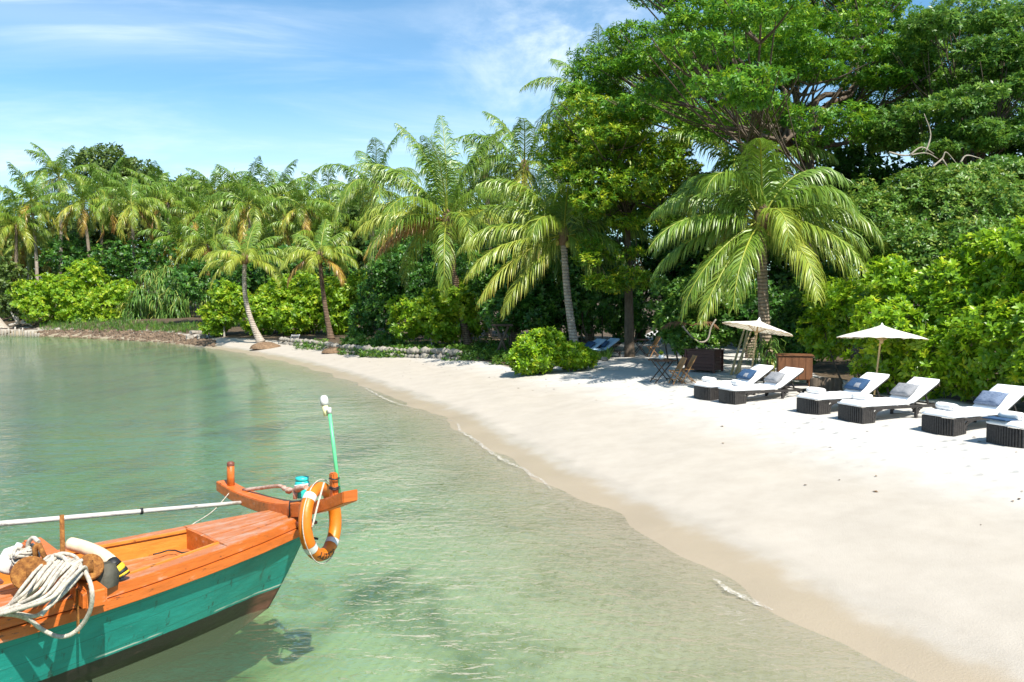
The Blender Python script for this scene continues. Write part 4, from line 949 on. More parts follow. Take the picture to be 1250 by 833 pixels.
# ---- parasols
m, nt, out = mat('oiled_paper'); oc = coords(nt)
p = princ(nt, None, ramp(nt, noisetex(nt, 12, 4, .6, oc), [(.3, (.78,.73,.65)), (.7, (.85,.81,.74))]), .75, .2)
t = nt.nodes.new('ShaderNodeBsdfTranslucent'); t.inputs[0].default_value = (.88,.80,.66,1)
mx = nt.nodes.new('ShaderNodeMixShader'); mx.inputs[0].default_value = .30; lk(nt, p.outputs[0], mx.inputs[1]); lk(nt, t.outputs[0], mx.inputs[2]); lk(nt, mx.outputs[0], out.inputs[0]); M['paper'] = m
def parasol(base, top, tilt_axis, Rr, rise, label):
    """pole from base to top, canopy plane normal tilt_axis"""
    base = Vector(base); top = Vector(top); root = empty('parasol', base, 0, label, 'parasol', 'paper parasols shading the loungers')
    N = Vector(tilt_axis).normalized(); Q = N.to_track_quat('Z', 'Y').to_matrix(); T = top-base
    def W(v): return T+Q@Vector(v)
    pb = MB(); pb.tube([(0,0,-.05), (T*.5), T+N*.02], .021, 8); pb.build('pole', M['bamboo'], root)
    jb = MB()
    for f in (.22,.45,.68): q = T*f; jb.tube([q-T.normalized()*.012, q, q+T.normalized()*.012], [.022,.027,.022], 8)
    jb.build('pole_joint', M['bamboo'], root)
    n = 40; rows = []; prof = [(.03,.07),(.10,.035),(.25,-.02),(.5,-.095),(.75,-.165),(.92,-.222),(1.,-.255)]
    for r, z in prof:
        row = []
        for k in range(n):
            a = 2*math.pi*k/n; sc = .012*(1 if k % 2 else -1)*r; row.append(W((r*Rr*math.cos(a), r*Rr*math.sin(a), (z+.07)*rise/.33-.07*0+sc*.5)))
        rows.append(row)
    cb_ = MB(); cb_.grid(rows, False, True); cn = cb_.build('canopy', M['paper'], root)
    rb = MB()
    for k in range(0, n, 1):
        a = 2*math.pi*(k+.5)/n
        pts = [W((r*Rr*math.cos(a), r*Rr*math.sin(a), (z+.07)*rise/.33-.014)) for r, z in prof[1:]]; rb.tube(pts, .0045, 4, False)
    rb.build('ribs', M['bamboo'], root)
    sb = MB()
    for k in range(0, n, 2):
        a = 2*math.pi*(k+.5)/n; sb.tube([W((.03*math.cos(a), .03*math.sin(a), -.22)), W((.38*Rr*math.cos(a), .38*Rr*math.sin(a), (-.06+.07)*rise/.33-.02))], .004, 4, False)
    sb.build('struts', M['bamboo'], root)
    hb = MB(); hb.lathe([(.0,-.29),(.035,-.28),(.04,-.24),(.03,-.2),(.022,-.2),(.022,-.04),(.045,-.03),(.05,.0),(.03,.02)], 14); 
    for i in range(len(hb.v)): hb.v[i] = tuple(W(hb.v[i]))
    hb.build('hub', M['bamboo'], root)
    fb_ = MB(); fb_.lathe([(.05,.05),(.055,.09),(.03,.12),(.018,.16),(.0,.18)], 14)
    for i in range(len(fb_.v)): fb_.v[i] = tuple(W((fb_.v[i][0], fb_.v[i][1], fb_.v[i][2]+rise*.0+.0)))
    fb_.build('finial', M['cushion'], root)
    return root
# tilted one: pole leans right going up, canopy falls to the right
b1 = G(914, 476); D1 = b1.y; t1 = P(925.5, 396, D1-.1)
parasol(b1, t1, (.20,.05,.97), .88, .23, 'tilted cream paper parasol leaning on a bamboo pole over the farthest loungers')
b2 = G(1066, 489); D2 = b2.y; t2 = P(1076.5, 404, D2-.05)
parasol(b2, t2, (.03,.05,.985), .93, .30, 'upright cream paper parasol on a bamboo pole in front of the bright hedge')

# ---- folding tables and chairs
def chair(loc, rz, label, m='teak', s=.9):
    root = empty('folding_chair', loc, rz, label, 'chair', 'wooden folding chairs'); root.scale = (s,s,s); w = .44   # faces +x
    for sy in (-1, 1):
        y = sy*w/2
        a = MB(); a.bar((.20,y,.0), (-.26,y,.86), .024, .045, (0,1,0)); a.build('back_leg', M[m], root, .003)      # front foot up to backrest
        b = MB(); b.bar((-.26,y-sy*.03,0), (.20,y-sy*.03,.44), .024, .045, (0,1,0)); b.build('seat_leg', M[m], root, .003)
    sb = MB()
    for i in range(6): sb.box((-.16+.068*i, 0, .43), (.055, w-.03, .018))
    sb.build('seat', M[m], root, .003)
    bb = MB(); d = Vector((-.46,0,.86)).normalized()
    for i in range(5):
        y = -w/2+.07+i*(w-.14)/4; bb.bar(Vector((.20,y,0))+d*.57, Vector((.20,y,0))+d*.95, .065, .014, (1,0,.5))
    bb.bar(Vector((.20,-w/2,0))+d*.95, Vector((.20,w/2,0))+d*.95, .05, .02, (1,0,.5)); bb.bar(Vector((.20,-w/2,0))+d*.56, Vector((.20,w/2,0))+d*.56, .04, .02, (1,0,.5))
    bb.build('backrest', M[m], root, .002)
    cr = MB(); cr.bar((.12,-w/2,.15), (.12,w/2,.15), .03, .02); cr.bar((-.19,-w/2,.07), (-.19,w/2,.07), .03, .02); cr.build('crossbar', M[m], root)
    return root
def table(loc, rz, label, s=.9):
    root = empty('folding_table', loc, rz, label, 'table', 'dark folding tables'); root.scale = (s,s,s)
    t = MB()
    for i in range(9): t.box((-.32+.08*i, 0, .70), (.07, .66, .022))
    t.box((0,-.30,.68), (.70,.04,.03)); t.box((0,.30,.68), (.70,.04,.03)); t.build('tabletop', M['darkwood'], root, .003)
    for sy in (-1, 1):
        for sx in (-1, 1):
            l = MB(); l.bar((sx*.30, sy*(.27+.015*sx), 0), (-sx*.27, sy*(.27+.015*sx), .69), .026, .045, (0,1,0)); l.build('leg', M['darkwood'], root, .003)
    c = MB(); c.bar((.25,-.28,.1), (.25,.28,.1), .03, .02); c.bar((-.25,-.28,.1), (-.25,.28,.1), .03, .02); c.build('crossbar', M['darkwood'], root)
    return root
g = G(808, 467); table(g, R(8), 'dark folding table with a white plant pot on the shade edge of the sand', .92); tz = g.z+.92*.712
pr = empty('potted_plant', (g.x-.02, g.y, tz), 0, 'small round white pot with green sprout on the dark folding table', 'potted plant')
pb = MB(); pb.lathe([(.0,0),(.05,.0),(.085,.04),(.09,.08),(.065,.125),(.055,.125),(.06,.1),(.0,.1)], 16); pb.build('pot', M['cushion'], pr)
p = np.tile([0,0,.14],(10,1)).astype(float)+rng.normal(0,.02,(10,3)); V, Fc, T = rosettes(p, np.tile([0,0,1.],(10,1)), 5, .11, .03, T6, .8, (5,60)); link('sprout', mesh_np('sprout', V, Fc, T), M['leaf_hedge'], pr)
g = G(826, 469); chair(g, R(188), 'brown folding chair next to the dark table, nearer the table', s=.86)
g = G(838, 467.5); chair(g, R(182), 'brown folding chair next to the dark planter box, right of the other chair', s=.9)
g = G(781, 435); table(g, R(0), 'dark folding table in deep shade with a pale bottle', .95)
bb = MB(); bb.lathe([(.0,0),(.03,0),(.03,.15),(.012,.2),(.012,.25),(.0,.25)], 12); o = bb.build('bottle', M['bamboo'], None, 0, (g.x-.28, g.y-.05, g.z+.95*.712)); tag(o, 'pale bottle on the shaded folding table', 'bottle')
g = G(797, 436); chair(g, R(190), 'brown folding chair at the shaded folding table', 'teak', .95)

# ---- planter box, cabinet, poles, stumps
g1, g2 = G(843, 453), G(876, 455); a = math.atan2(g2.y-g1.y, g2.x-g1.x); Lx = (g2-g1).length
rt_ = empty('planter_box', (g1+g2)/2, a, 'dark red-brown slatted planter box beside the folding chairs', 'planter')
H_ = .62; bx = MB()
for sy, wd in ((-.30,Lx),(.30,Lx)):
    for i in range(6): bx.box((0, sy, .06+H_*(i+.5)/6*.98), (wd, .03, H_/6*.9))
for sx in (-1, 1):
    for i in range(6): bx.box((sx*(Lx/2-.012), 0, .062+H_*(i+.5)/6*.98), (.03, .562, H_/6*.9))
bx.build('slats', M['planter'], rt_, .003)
fr = MB()
for sx in (-1, 1):
    for sy in (-1, 1): fr.box((sx*(Lx/2+.012), sy*.31, H_/2+.02), (.06, .06, H_+.06))
fr.build('corner_post', M['planter'], rt_, .004)
rim = MB()
for sy in (-1, 1): rim.box((0, sy*.31, H_+.075), (Lx+.14, .09, .03))
for sx in (-1, 1): rim.box((sx*(Lx/2+.025), 0, H_+.0745), (.09, .53, .03))
rim.build('rim', M['planter'], rt_, .003); so_ = MB(); so_.box((0,0,H_-.06), (Lx-.06,.54,.04)); so_.build('soil', M['root'], rt_)
c1 = P(952, 466, 21.8); c2 = P(986, 470, 20.6); c1.z = gz(c1.x, c1.y); c2.z = gz(c2.x, c2.y)
a = math.atan2(c2.y-c1.y, c2.x-c1.x); Lx = (c2-c1).length*.86
cr_ = empty('cabinet', (c1+c2)/2+Vector((.1,.25,-.02)), R(-14), 'brown weathered wooden cabinet on short legs behind the loungers', 'cabinet'); Lx = .85
bd = MB(); bd.box((0,0,.50), (Lx,.62,.62)); bd.build('body', M['cabinet'], cr_, .006)
fp_ = MB()
for i in range(5): fp_.box((-Lx/2+Lx*(i+.5)/5, -.318, .5), (Lx/5*.94, .016, .58))
fp_.build('front_board', M['cabinet'], cr_, .003)
tp = MB(); tp.box((0,0,.825), (Lx+.06,.70,.03)); tp.build('top', M['cabinet'], cr_, .004)
for sx in (-1, 1):
    for sy in (-1, 1):
        l = MB(); l.box((sx*(Lx/2-.05), sy*.25, .10), (.08,.08,.19)); l.build('leg', M['cabinet'], cr_, .004)
for (u0, v0, u1, v1, lab) in ((892,458,911,408,'bamboo pole leaning left beside the tilted parasol'),(901,459,914,410,'thick bamboo pole between the leaning pole and the parasol'),(897,457,918,415,'thin bamboo pole crossing behind the other two')):
    b = G(u0, v0); t = P(u1, v1-14, b.y+.5); pm_ = MB(); pm_.tube([Vector((0,0,-.03))]+[(t-b)*f for f in (.25,.5,.75,1)], [.04,.037,.034,.031,.028], 8)
    tag(pm_.build('bamboo_pole', M['bamboo'], None, 0, b), lab, 'pole', 'bamboo poles by the tilted parasol')
for i, (u, v, r, h, lab) in enumerate(((999,474,.17,.34,'leftmost dark tree stump stool behind the loungers'),(1011,474,.17,.34,'dark tree stump stool in the middle of the three by the hedge'),(1022,474,.16,.32,'dark tree stump stool closest to the bright hedge'))):
    g = G(u, v); g = P(u, 370, 19.9); g.z = gz(g.x, g.y); sb = MB(); sb.lathe([(r*1.25,-.04),(r*1.1,.05),(r,.12),(r*.97,h-.02),(r*.9,h),(0,h)], 16)
    for k in range(len(sb.v)):
        q = Vector(sb.v[k]); s_ = 1+.12*mnoise.noise(Vector((q.x*6+i*9, q.y*6, q.z*3))); sb.v[k] = (q.x*s_, q.y*s_, q.z)
    tag(sb.build('tree_stump', M['bark'], None, 0, g), lab, 'stump', 'tree stumps by the hedge')
# ---- blue loungers in the shade, stones in front of them
for (u, v, lab) in ((717,424,'shaded lounger with pale blue mattress, partly behind the palm trunk'),(734,424,'shaded lounger with pale blue mattress, right one of the pair')):
    g = P(u, 370, 31.3); g.z = gz(g.x, g.y); g.x -= 1.0; make_lounger(g, R(28), lab, 'blue loungers in the shade', 'blue_cushion')
    pillow(g, R(28), 'navy', 'navy pillow on '+('the blue lounger behind the palm trunk' if u < 725 else 'the right one of the blue loungers'))
def rock(u, v, w_, h_, label, mt='stonep', group=None, D=None, seed=0, name='stone', box=False):
    g = G(u, v); s = g.y/F; rx, rz_ = w_*s/2, h_*s; bm = bmesh.new()
    if box: bmesh.ops.create_cube(bm, size=1.5); bmesh.ops.subdivide_edges(bm, edges=bm.edges, cuts=4, use_grid_fill=True)
    else: bmesh.ops.create_icosphere(bm, subdivisions=3, radius=1)
    for q in bm.verts:
        n = 1+.22*mnoise.noise(q.co*1.4+Vector((seed*7.3,0,0)))+.08*mnoise.noise(q.co*4+Vector((0,seed*3.1,0))); q.co = Vector((q.co.x*rx*n, q.co.y*rx*.8*n, q.co.z*rz_*.5*n+rz_*.38))
    me = bpy.data.meshes.new(name); bm.to_mesh(me); bm.free(); me.polygons.foreach_set('use_smooth', [not box]*len(me.polygons))
    o = link(name, me, M[mt], None, g); o.rotation_euler = (0,0,seed*1.3 if not box else .05*seed); return tag(o, label, 'stone', group)
for i, (u, v, w_, h_, lab) in enumerate(((708,449,12,5,'pale flat stone at the foot of the low bright bush'),(722,446,10,5,'pale stone in the middle of the short stone edging'),(738,441,10,6,'brown stone at the end of the stone edging by the shaded sand'),(752,428,16,4,'flat pale stone slab by the blue loungers'),(690,452,9,4,'small pale stone at the front of the bright bush'))):
    rock(u, v, w_, h_, lab, 'stonep', 'stones edging the bright bushes', seed=i)

# ---- far bank: palisade, driftwood, rubble, blocks, wall, post, deck chair, rustic table
M['driftwood'] = simple('bleached_wood', (.36,.32,.27), .85, .2, .25, 6, .01, (1,1,.3))
M['rubble'] = simple('brown_rubble', (.15,.105,.07), .9, .2, .5, 1.6, .05, bscale=6)
pr = empty('palisade', at(22, 409.6, 0), 0, 'low palisade of short bleached stakes holding the left bank', 'palisade')
o0 = pr.location.copy()
for i in range(19):
    u = -26+i*4.1+random.uniform(-.6,.6); q = at(u, 409.0+.028*u, 0); hgt_ = .66+random.uniform(-.24,.16)-.015*max(0, i-12)**1.6
    b = MB(); rr = random.uniform(.06,.14); b.tube([q-o0+Vector((0,0,-.5)), q-o0+Vector((random.uniform(-.03,.03),0,hgt_*.5)), q-o0+Vector((random.uniform(-.06,.06),0,hgt_))], [rr,rr*.95,rr*.85], 9); b.build('stake', M['driftwood'], pr)
tb = MB(); tb.tube([at(-30,408.2,0)-o0+Vector((0,.2,.62)), at(44,410.2,0)-o0+Vector((0,.2,.6))], .05, 7); tb.build('top_rail', M['darkwood'], pr)
g = P(25, 392, 80.5); g.z = gz(g.x, g.y); dr_ = MB()
for pts in ([(-1.1,0,.15),(-.4,0,.35),(.3,.1,.45),(.9,0,.25)],[(-.2,0,.3),(-.5,-.1,.9),(-.85,-.1,1.5)],[(.1,0,.4),(.5,0,.95),(.7,.1,1.5)],[(.2,0,.4),(.9,-.3,.4),(1.4,-.4,.1)],[(-.3,0,.3),(-.1,-.2,.8),(-.3,-.3,1.1)],[(.5,0,.3),(1.2,.1,.6),(1.5,.1,.45)]):
    q = smoothpath(pts, 5); dr_.tube(q, [.17*(1-.75*i/len(q)) for i in range(len(q))], 7)
tag(dr_.build('driftwood', M['driftwood'], None, 0, g), 'bleached driftwood root lying above the palisade', 'driftwood')
b = P(6, 388, 79); b.z = gz(b.x, b.y)-.1; t = P(-48, 225, 79)
palm('leaning palm cut off by the left edge, only its grey trunk foot in view', b, t, frond_specs(20, 4.4, 77), 'palm_bark_pale', r0=.42, r1=.16, bend=Vector((-1.2,0,-.8)), nl=40, separate=False, seed=77, lw=.08, ll=1., foot=1.9)
rows = []; nrub = 2600; Vr = []; Fr = []; bse = 0
bm = bmesh.new(); bmesh.ops.create_icosphere(bm, subdivisions=1, radius=1); iv = np.array([q.co[:] for q in bm.verts]); bm.faces.ensure_lookup_table(); fi = np.array([[q.index for q in f.verts] for f in bm.faces]); bm.free()
for _ in range(nrub):
    u = random.uniform(48, 262); lo = np.interp(u, [48,120,200,262], [411.5,414,418,423]); v = lo-random.uniform(-.8, np.interp(u,[48,100,200,262],[7,11,12,7])); g = G(u, v); s = random.uniform(.04,.12)*(1.6 if random.random() < .1 else 1)
    q = iv*(1+.25*rng.normal(size=(len(iv),1)))*np.array([s*1.4, s, s*.75]); Vr.append(rotz(q, random.uniform(0,6.3))+np.array(g)+np.array([0,0,s*.15])); Fr.append(fi+bse); bse += len(iv)
tag(link('rubble', mesh_np('rubble', np.vstack(Vr), np.vstack(Fr)), M['rubble']), 'brown broken stones covering the far bank at the waterline', 'rubble', None, 'stuff')
for i, (u, v, w_, h_, lab) in enumerate(((232,415,11,7,'pale concrete block on the far bank, left one'),(246,414,13,7,'pale concrete block on the far bank, right one'),(239,407,16,4,'flat pale slab lying on the two concrete blocks'))): rock(u, v, w_, h_, lab, 'driftwood', 'concrete blocks on the far bank', seed=i+11, name='concrete_block', box=True)
# dry stone wall behind the blotched palm
wr = empty('stone_wall', G(470, 436), 0, 'low pale dry stone wall holding the slope between the palms', 'wall'); w0 = wr.location.copy(); k = 0; wbm = MB()
wp = [G(u, v) for u, v in ((340,421),(372,424),(410,431),(440,434),(480,437),(520,438),(560,441))]; wp = smoothpath(wp, 10)
cum = 0; Vr = []; Fr = []; bse = 0
for i in range(len(wp)-1):
    a, b = wp[i], wp[i+1]; L = (b-a).length
    for j in range(max(1, int(L/.3))):
        for lv in range(2):
            q = a.lerp(b, (j+random.random()*.6)/max(1, int(L/.3))); s = random.uniform(.16,.27)
            vv = iv*(1+.15*rng.normal(size=(len(iv),1)))*np.array([s*1.15,s*.8,s*.72]); Vr.append(rotz(vv, random.uniform(0,6.3))+np.array([q.x, q.y+.5+.12*lv, gz(q.x, q.y)+.06+.24*lv])-np.array(w0)); Fr.append(fi+bse); bse += len(iv)
link('stones', mesh_np('stones', np.vstack(Vr), np.vstack(Fr)), M['stonep'], wr)
g = G(274, 411); mp = empty('marker_post', g, 0, 'small pale board on a post at the sea lettuce', 'post'); b = MB(); b.box((0,0,.6), (.12,.12,1.4)); b.build('post', M['driftwood'], mp, .01); b = MB(); b.box((0,-.1,1.35), (.75,.06,.28)); b.build('board', M['driftwood'], mp, .01)
g = G(356, 421); dc = empty('deck_chair', g+Vector((0,.6,-.05)), R(-60), 'small white folding deck chair on the sand between the small palms', 'chair')
for sy in (-.32,.32):
    b = MB(); b.bar((-.55,sy,0), (.5,sy,.85), .06, .05, (0,1,0)); b.build('back_leg', M['cushion'], dc); b = MB(); b.bar((.55,sy*.92,0), (-.45,sy*.92,.5), .06, .05, (0,1,0)); b.build('front_leg', M['cushion'], dc)
b = MB()
for i in range(6): b.bar(Vector((-.45,-.3,.08))+Vector((1,0,.81))*(.12+.16*i), Vector((-.45,.3,.08))+Vector((1,0,.81))*(.12+.16*i), .09, .03)
b.build('slats', M['cushion'], dc)
g = P(613, 415, 34.5); g.z = gz(g.x, g.y); rtb = empty('rustic_table', g, R(10), 'rough dark plank table on crossed trunk legs under the trees', 'table'); tz = P(613, 397, 34.5).z-g.z
b = MB(); b.box((0,0,tz), (.85,.5,.09)); b.build('tabletop', M['darkwood'], rtb, .01)
for s_ in (-1, 1): b = MB(); b.tube([(-.28*s_,.1*s_,-.05), (0,0,tz*.5), (.25*s_,-.1*s_,tz-.04)], .06, 8); b.build('leg', M['bark'], rtb)
dc.scale = (.75,.75,.75)
# dead palm fronds hanging by the planter
M['deadleaf'] = leafmat('dead_leaf', [(0,(.10,.06,.03)),(1,(.16,.10,.055))], .2, .7, .2, 1.)
dp = empty('dead_frond', P(845, 398, 27.4), 0, 'brown dead palm frond hanging above the planter box', 'dead frond')
for az in (170, 20): V, Fc, T = frond_np(1.1, R(25), R(70), 22, .97, .5, 5, 0, .9, .05, .7); link('frond', mesh_np('frond', rotz(V, R(az)), Fc, T), M['deadleaf'], dp)
# ================================================================== BOAT
BO = Vector((-2.156, 8.205, 0)); BA = R(-45)
BR = Matrix.Rotation(BA, 3, 'Z'); BRi = BR.transposed()
def toL(p): return BRi@(p-BO)
def toW(p): return BO+BR@Vector(p)
def BL(u, v, z): return toL(at(u, v, z))
def BLp(u, v, axis_, val):
    e = toL(EYE); d = BRi@ray(u, v); return e+d*((val-e[axis_])/d[axis_])
def BLs(u, v, s): return BLp(u, v, 1, -s)
def BLt(u, v, t): return BLp(u, v, 0, t)
def bb_(s): return float(np.interp(s, [0,.1,.19,.6,1.0,1.4,1.8,2.2,2.8,3.6,5,7], [.15,.20,.235,.36,.455,.54,.61,.665,.72,.78,.86,.82]))
def bw_(s): return float(np.interp(s, [0,.3,.45,.8,1.2,1.8,2.6,3.6,5,7], [.02,.02,.045,.14,.25,.38,.52,.62,.70,.66]))
def zf_(s): return .74-.08*s+.012*s*s
def zd_(s): return zf_(s)+.175
m, nt, out = mat('teal_paint'); oc = coords(nt); sx = nt.nodes.new('ShaderNodeSeparateXYZ'); lk(nt, oc, sx.inputs[0])
n1_ = noisetex(nt, 2.2, 7, .65, mapping(nt, oc, (1.6,.35,1))); n2_ = noisetex(nt, 16, 8, .7, mapping(nt, oc, (1,.25,1))); n3_ = noisetex(nt, 4, 6, .7, mapping(nt, oc, (3,3,.5)))
c = ramp(nt, n1_, [(.32, (.006,.155,.125)), (.5, (.010,.235,.190)), (.7, (.02,.31,.25))])
c = mixc(nt, smooth(nt, n2_, .60, .70, 0, .55), c, (.03,.37,.30))
c = mixc(nt, smooth(nt, n3_, .58, .66, 0, .8), c, (.02,.06,.045))
run = noisetex(nt, 1.0, 5, .65, mapping(nt, oc, (5,5,.5))); c = mixc(nt, smooth(nt, run, .60, .74, 0, .7), c, (.03,.10,.075))
chip = noisetex(nt, 38, 5, .7, mapping(nt, oc, (1,.4,1))); c = mixc(nt, smooth(nt, chip, .66, .70, 0, .8), c, (.20,.30,.25))
seam = mathn(nt, 'PINGPONG', mathn(nt, 'ADD', mathn(nt, 'ADD', sx.outputs[2], mathn(nt, 'MULTIPLY', sx.outputs[1], -.05)), mathn(nt, 'MULTIPLY', n1_, .02)), .085); c = mixc(nt, smooth(nt, seam, .005, .0, 0, .6), c, (.008,.07,.055))
band_z = mathn(nt, 'ADD', mathn(nt, 'SUBTRACT', sx.outputs[2], mathn(nt, 'MULTIPLY', mathn(nt, 'SUBTRACT', n1_, .5), .06)), mathn(nt, 'MULTIPLY', sx.outputs[1], -.012))
blk = ramp(nt, n2_, [(.35, (.008,.007,.007)), (.6, (.02,.015,.012)), (.75, (.07,.042,.028))])
foot = ramp(nt, n2_, [(.35, (.06,.026,.017)), (.65, (.17,.07,.045))])
blk = mixc(nt, smooth(nt, sx.outputs[1], -.66, -.46), blk, foot)
line = mathn(nt, 'MULTIPLY', smooth(nt, band_z, .215, .222), smooth(nt, band_z, .236, .228)); line = mathn(nt, 'MULTIPLY', line, smooth(nt, noisetex(nt, 1.3, 3, .6, mapping(nt, oc, (1,1,0))), .48, .56))
c = mixc(nt, smooth(nt, band_z, .205, .195), c, blk); c = mixc(nt, mathn(nt, 'MULTIPLY', line, .8), c, (.62,.62,.52))
grv = mathn(nt, 'ADD', n1_, mathn(nt, 'MULTIPLY', n2_, .5))
princ(nt, out, c, smooth(nt, n2_, .3, .7, .32, .6), .45, bump(nt, grv, .5, .018)); M['hullpaint'] = m
def paintwood(name, c, worn, sc=(9,.7,9), wear=.62, rough=.42):
    m, nt, out = mat(name); oc = coords(nt); v = mapping(nt, oc, sc)
    n = noisetex(nt, 1.6, 7, .65, v); n2 = noisetex(nt, 5, 8, .7, mapping(nt, oc, (2,1,2)))
    cc = ramp(nt, n, [(.3, tuple(q*.72 for q in c)), (.65, c), (.85, tuple(min(1,q*1.25) for q in c))])
    cc = mixc(nt, smooth(nt, mathn(nt, 'ADD', mathn(nt, 'MULTIPLY', n, .5), mathn(nt, 'MULTIPLY', n2, .5)), wear-.06, wear+.07), cc, worn)
    cc = mixc(nt, smooth(nt, noisetex(nt, 14, 6, .7, mapping(nt, oc, (1.5,.6,1.5))), .60, .68, 0, .75), cc, (.06,.03,.02))
    cc = mixc(nt, smooth(nt, noisetex(nt, 3.5, 7, .75, mapping(nt, oc, (2,.35,2))), .58, .72, 0, .55), cc, tuple(q*.45 for q in c))
    princ(nt, out, cc, rough, .42, bump(nt, mathn(nt, 'ADD', n, n2), .7, .010)); return m
M['orange'] = paintwood('orange_paint', (.60,.145,.022), (.52,.30,.20), wear=.60)
M['orange_deck'] = paintwood('worn_orange_deck', (.50,.165,.05), (.42,.24,.155), wear=.53, rough=.38)
M['amber'] = paintwood('amber_paint', (.66,.24,.035), (.56,.33,.15), wear=.66)
M['brown_wood'] = paintwood('brown_stained_wood', (.20,.06,.035), (.30,.15,.12), wear=.55, rough=.4)
m, nt, out = mat('rust'); oc = coords(nt); n = noisetex(nt, 26, 8, .75, oc); princ(nt, out, ramp(nt, n, [(.3, (.07,.025,.012)), (.5, (.24,.095,.025)), (.68, (.42,.2,.05))]), .9, .2, bump(nt, n, .9, .012)); M['rust'] = m
M['rope'] = simple('white_rope', (.47,.42,.345), .9, .15, .35, 40, .010, bscale=95)
M['black'] = simple('black_rubber', (.015,.015,.016), .5, .4, .2)
M['ring'] = simple('lifebuoy_orange', (.60,.155,.008), .42, .42, .14, 7, .003)
M['ringdark'] = simple('lifebuoy_red_orange', (.62,.13,.018), .45, .4, .15, 7, .003)
M['white'] = simple('white_plastic', (.58,.57,.54), .5, .35, .08)
M['green'] = simple('green_pole_paint', (.11,.50,.22), .4, .4, .12, 9)
M['turq'] = simple('turquoise_plastic', (.03,.50,.45), .38, .45, .15, 6)
M['canvas'] = simple('grey_canvas', (.085,.08,.062), .85, .2, .25, 8, .01)
M['cream'] = simple('cream_foam', (.70,.56,.38), .6, .3, .18, 5)
M['yellow'] = simple('yellow_band', (.75,.44,.03), .5, .3, .12)
M['oldpole'] = paintwood('white_worn_pole', (.62,.58,.53), (.30,.24,.19), sc=(3,1,3), wear=.58)
boat = empty('fishing_boat', BO, BA, 'turquoise wooden fishing boat with orange rail, bow pointing to the beach', 'boat')
# hull: one lofted shell
st_s = [0,.05,.12,.19,.3,.45,.6,.8,1,1.25,1.5,1.8,2.2,2.6,3.0,3.6,4.4,5.4,6.6]
hs_l = [1,.86,.72,.58,.44,.3,.15,0,-.35,-.7,-1]
rows = []
for s in st_s:
    half = []
    for h in hs_l:
        zt = zf_(s)
        if h >= 0:
            z = zt*h; f = h**.85; b = bw_(max(0, s))+(bb_(s)-bw_(s))*f
            rk = .36*(1-h)**1.15*math.exp(-s/.9)
        else:
            z = .24*h; b = bw_(s)*(1+h)**1.5*.97 if h > -1 else .012; rk = (.36+.5*(-h))*math.exp(-s/1.1)
        half.append((b, -(s+rk), z))
    rows.append([Vector(q) for q in half]+[Vector((-q[0], q[1], q[2])) for q in reversed(half)])
hb = MB(); hb.grid(rows); 
nb0 = len(rows[0]); hb.add(rows[0], [tuple(range(nb0))]); hb.add(rows[-1], [tuple(range(nb0))])
hull = hb.build('hull', M['hullpaint'], boat)
# orange strakes along both sides
ss = [0,.05,.12,.19,.3,.45,.6,.8,1,1.25,1.5,1.8,2.2,2.6,3.0,3.6,4.4,5.4,6.6]
for sd, nm in ((1,'rub_rail'),(-1,'rub_rail')):
    b = MB()
    for (o0_, o1_, z0, z1) in ((.006,.045,-.012,.072),(-.012,.026,.078,.165)):
        loops = []
        for s in ss:
            w0 = bb_(s); z = zf_(s)
            loops.append([Vector((sd*(w0+o1_), -s, z+z0)), Vector((sd*(w0+o1_), -s, z+z1)), Vector((sd*(w0-.05+o0_*0), -s, z+z1)), Vector((sd*(w0-.05), -s, z+z0))])
        b.grid(loops, False, True); b.add(loops[0], [(0,1,2,3)]); b.add(loops[-1], [(3,2,1,0)])
    b.build(nm, M['orange'], boat, .006)
def deckz(s): return zd_(s)-.005
def inn(s): return bb_(s)-(.15 if s < 1.3 else .15-.04*min(1, s-1.3))
# foredeck planks
b = MB(); ns_ = 10
ps = [0.0+.985*i/ns_ for i in range(ns_+1)]
npl = 5
for k in range(npl):
    A = []; B_ = []
    for s in ps:
        w_ = bb_(s)+.01; x0 = -w_+2*w_*k/npl; x1 = -w_+2*w_*(k+1)/npl-.006
        A.append((x0, -s, deckz(s)+.012*(1-abs(2*(k+.5)/npl-1)))); B_.append((x1, -s, deckz(s)+.012*(1-abs(2*(k+.5)/npl-1))))
    b.slab(A, B_, .028)
b.build('foredeck', M['orange_deck'], boat, .003)
b = MB(); b.slab([(-bb_(s)+.02, -s, zd_(s)-.05) for s in ps], [(bb_(s)-.02, -s, zd_(s)-.05) for s in ps], .02); b.build('deck_beam', M['brown_wood'], boat)
# side decks either side of the well
sd_s = [.99,1.1,1.25,1.5,1.75,2.0,2.25,2.5,2.8,3.2,3.8,4.6,5.6,6.6]
for sd in (1, -1):
    b = MB(); b.slab([(sd*(bb_(s)+.012), -s, deckz(s)) for s in sd_s], [(sd*inn(s), -s, deckz(s)-.004) for s in sd_s], .03); b.build('side_deck', M['orange_deck'], boat, .004)
    b = MB(); b.slab([(sd*(inn(s)), -s, deckz(s)-.036) for s in sd_s], [(sd*(inn(s)-.025), -s, deckz(s)-.036) for s in sd_s], .20); b.build('well_side', M['amber'], boat)
    b = MB(); b.slab([(sd*(inn(s)+.012), -s, deckz(s)+.008) for s in sd_s], [(sd*(inn(s)-.02), -s, deckz(s)+.008) for s in sd_s], .025); b.build('coaming', M['amber'], boat, .003)
b = MB(); b.slab([(-inn(1)-.0, -1.0, deckz(1)+.018), (-inn(1), -1.03, deckz(1)+.018)], [(inn(1), -1.0, deckz(1)+.018), (inn(1), -1.03, deckz(1)+.018)], .21); b.build('well_bulkhead', M['orange'], boat)
b = MB(); npl = 6
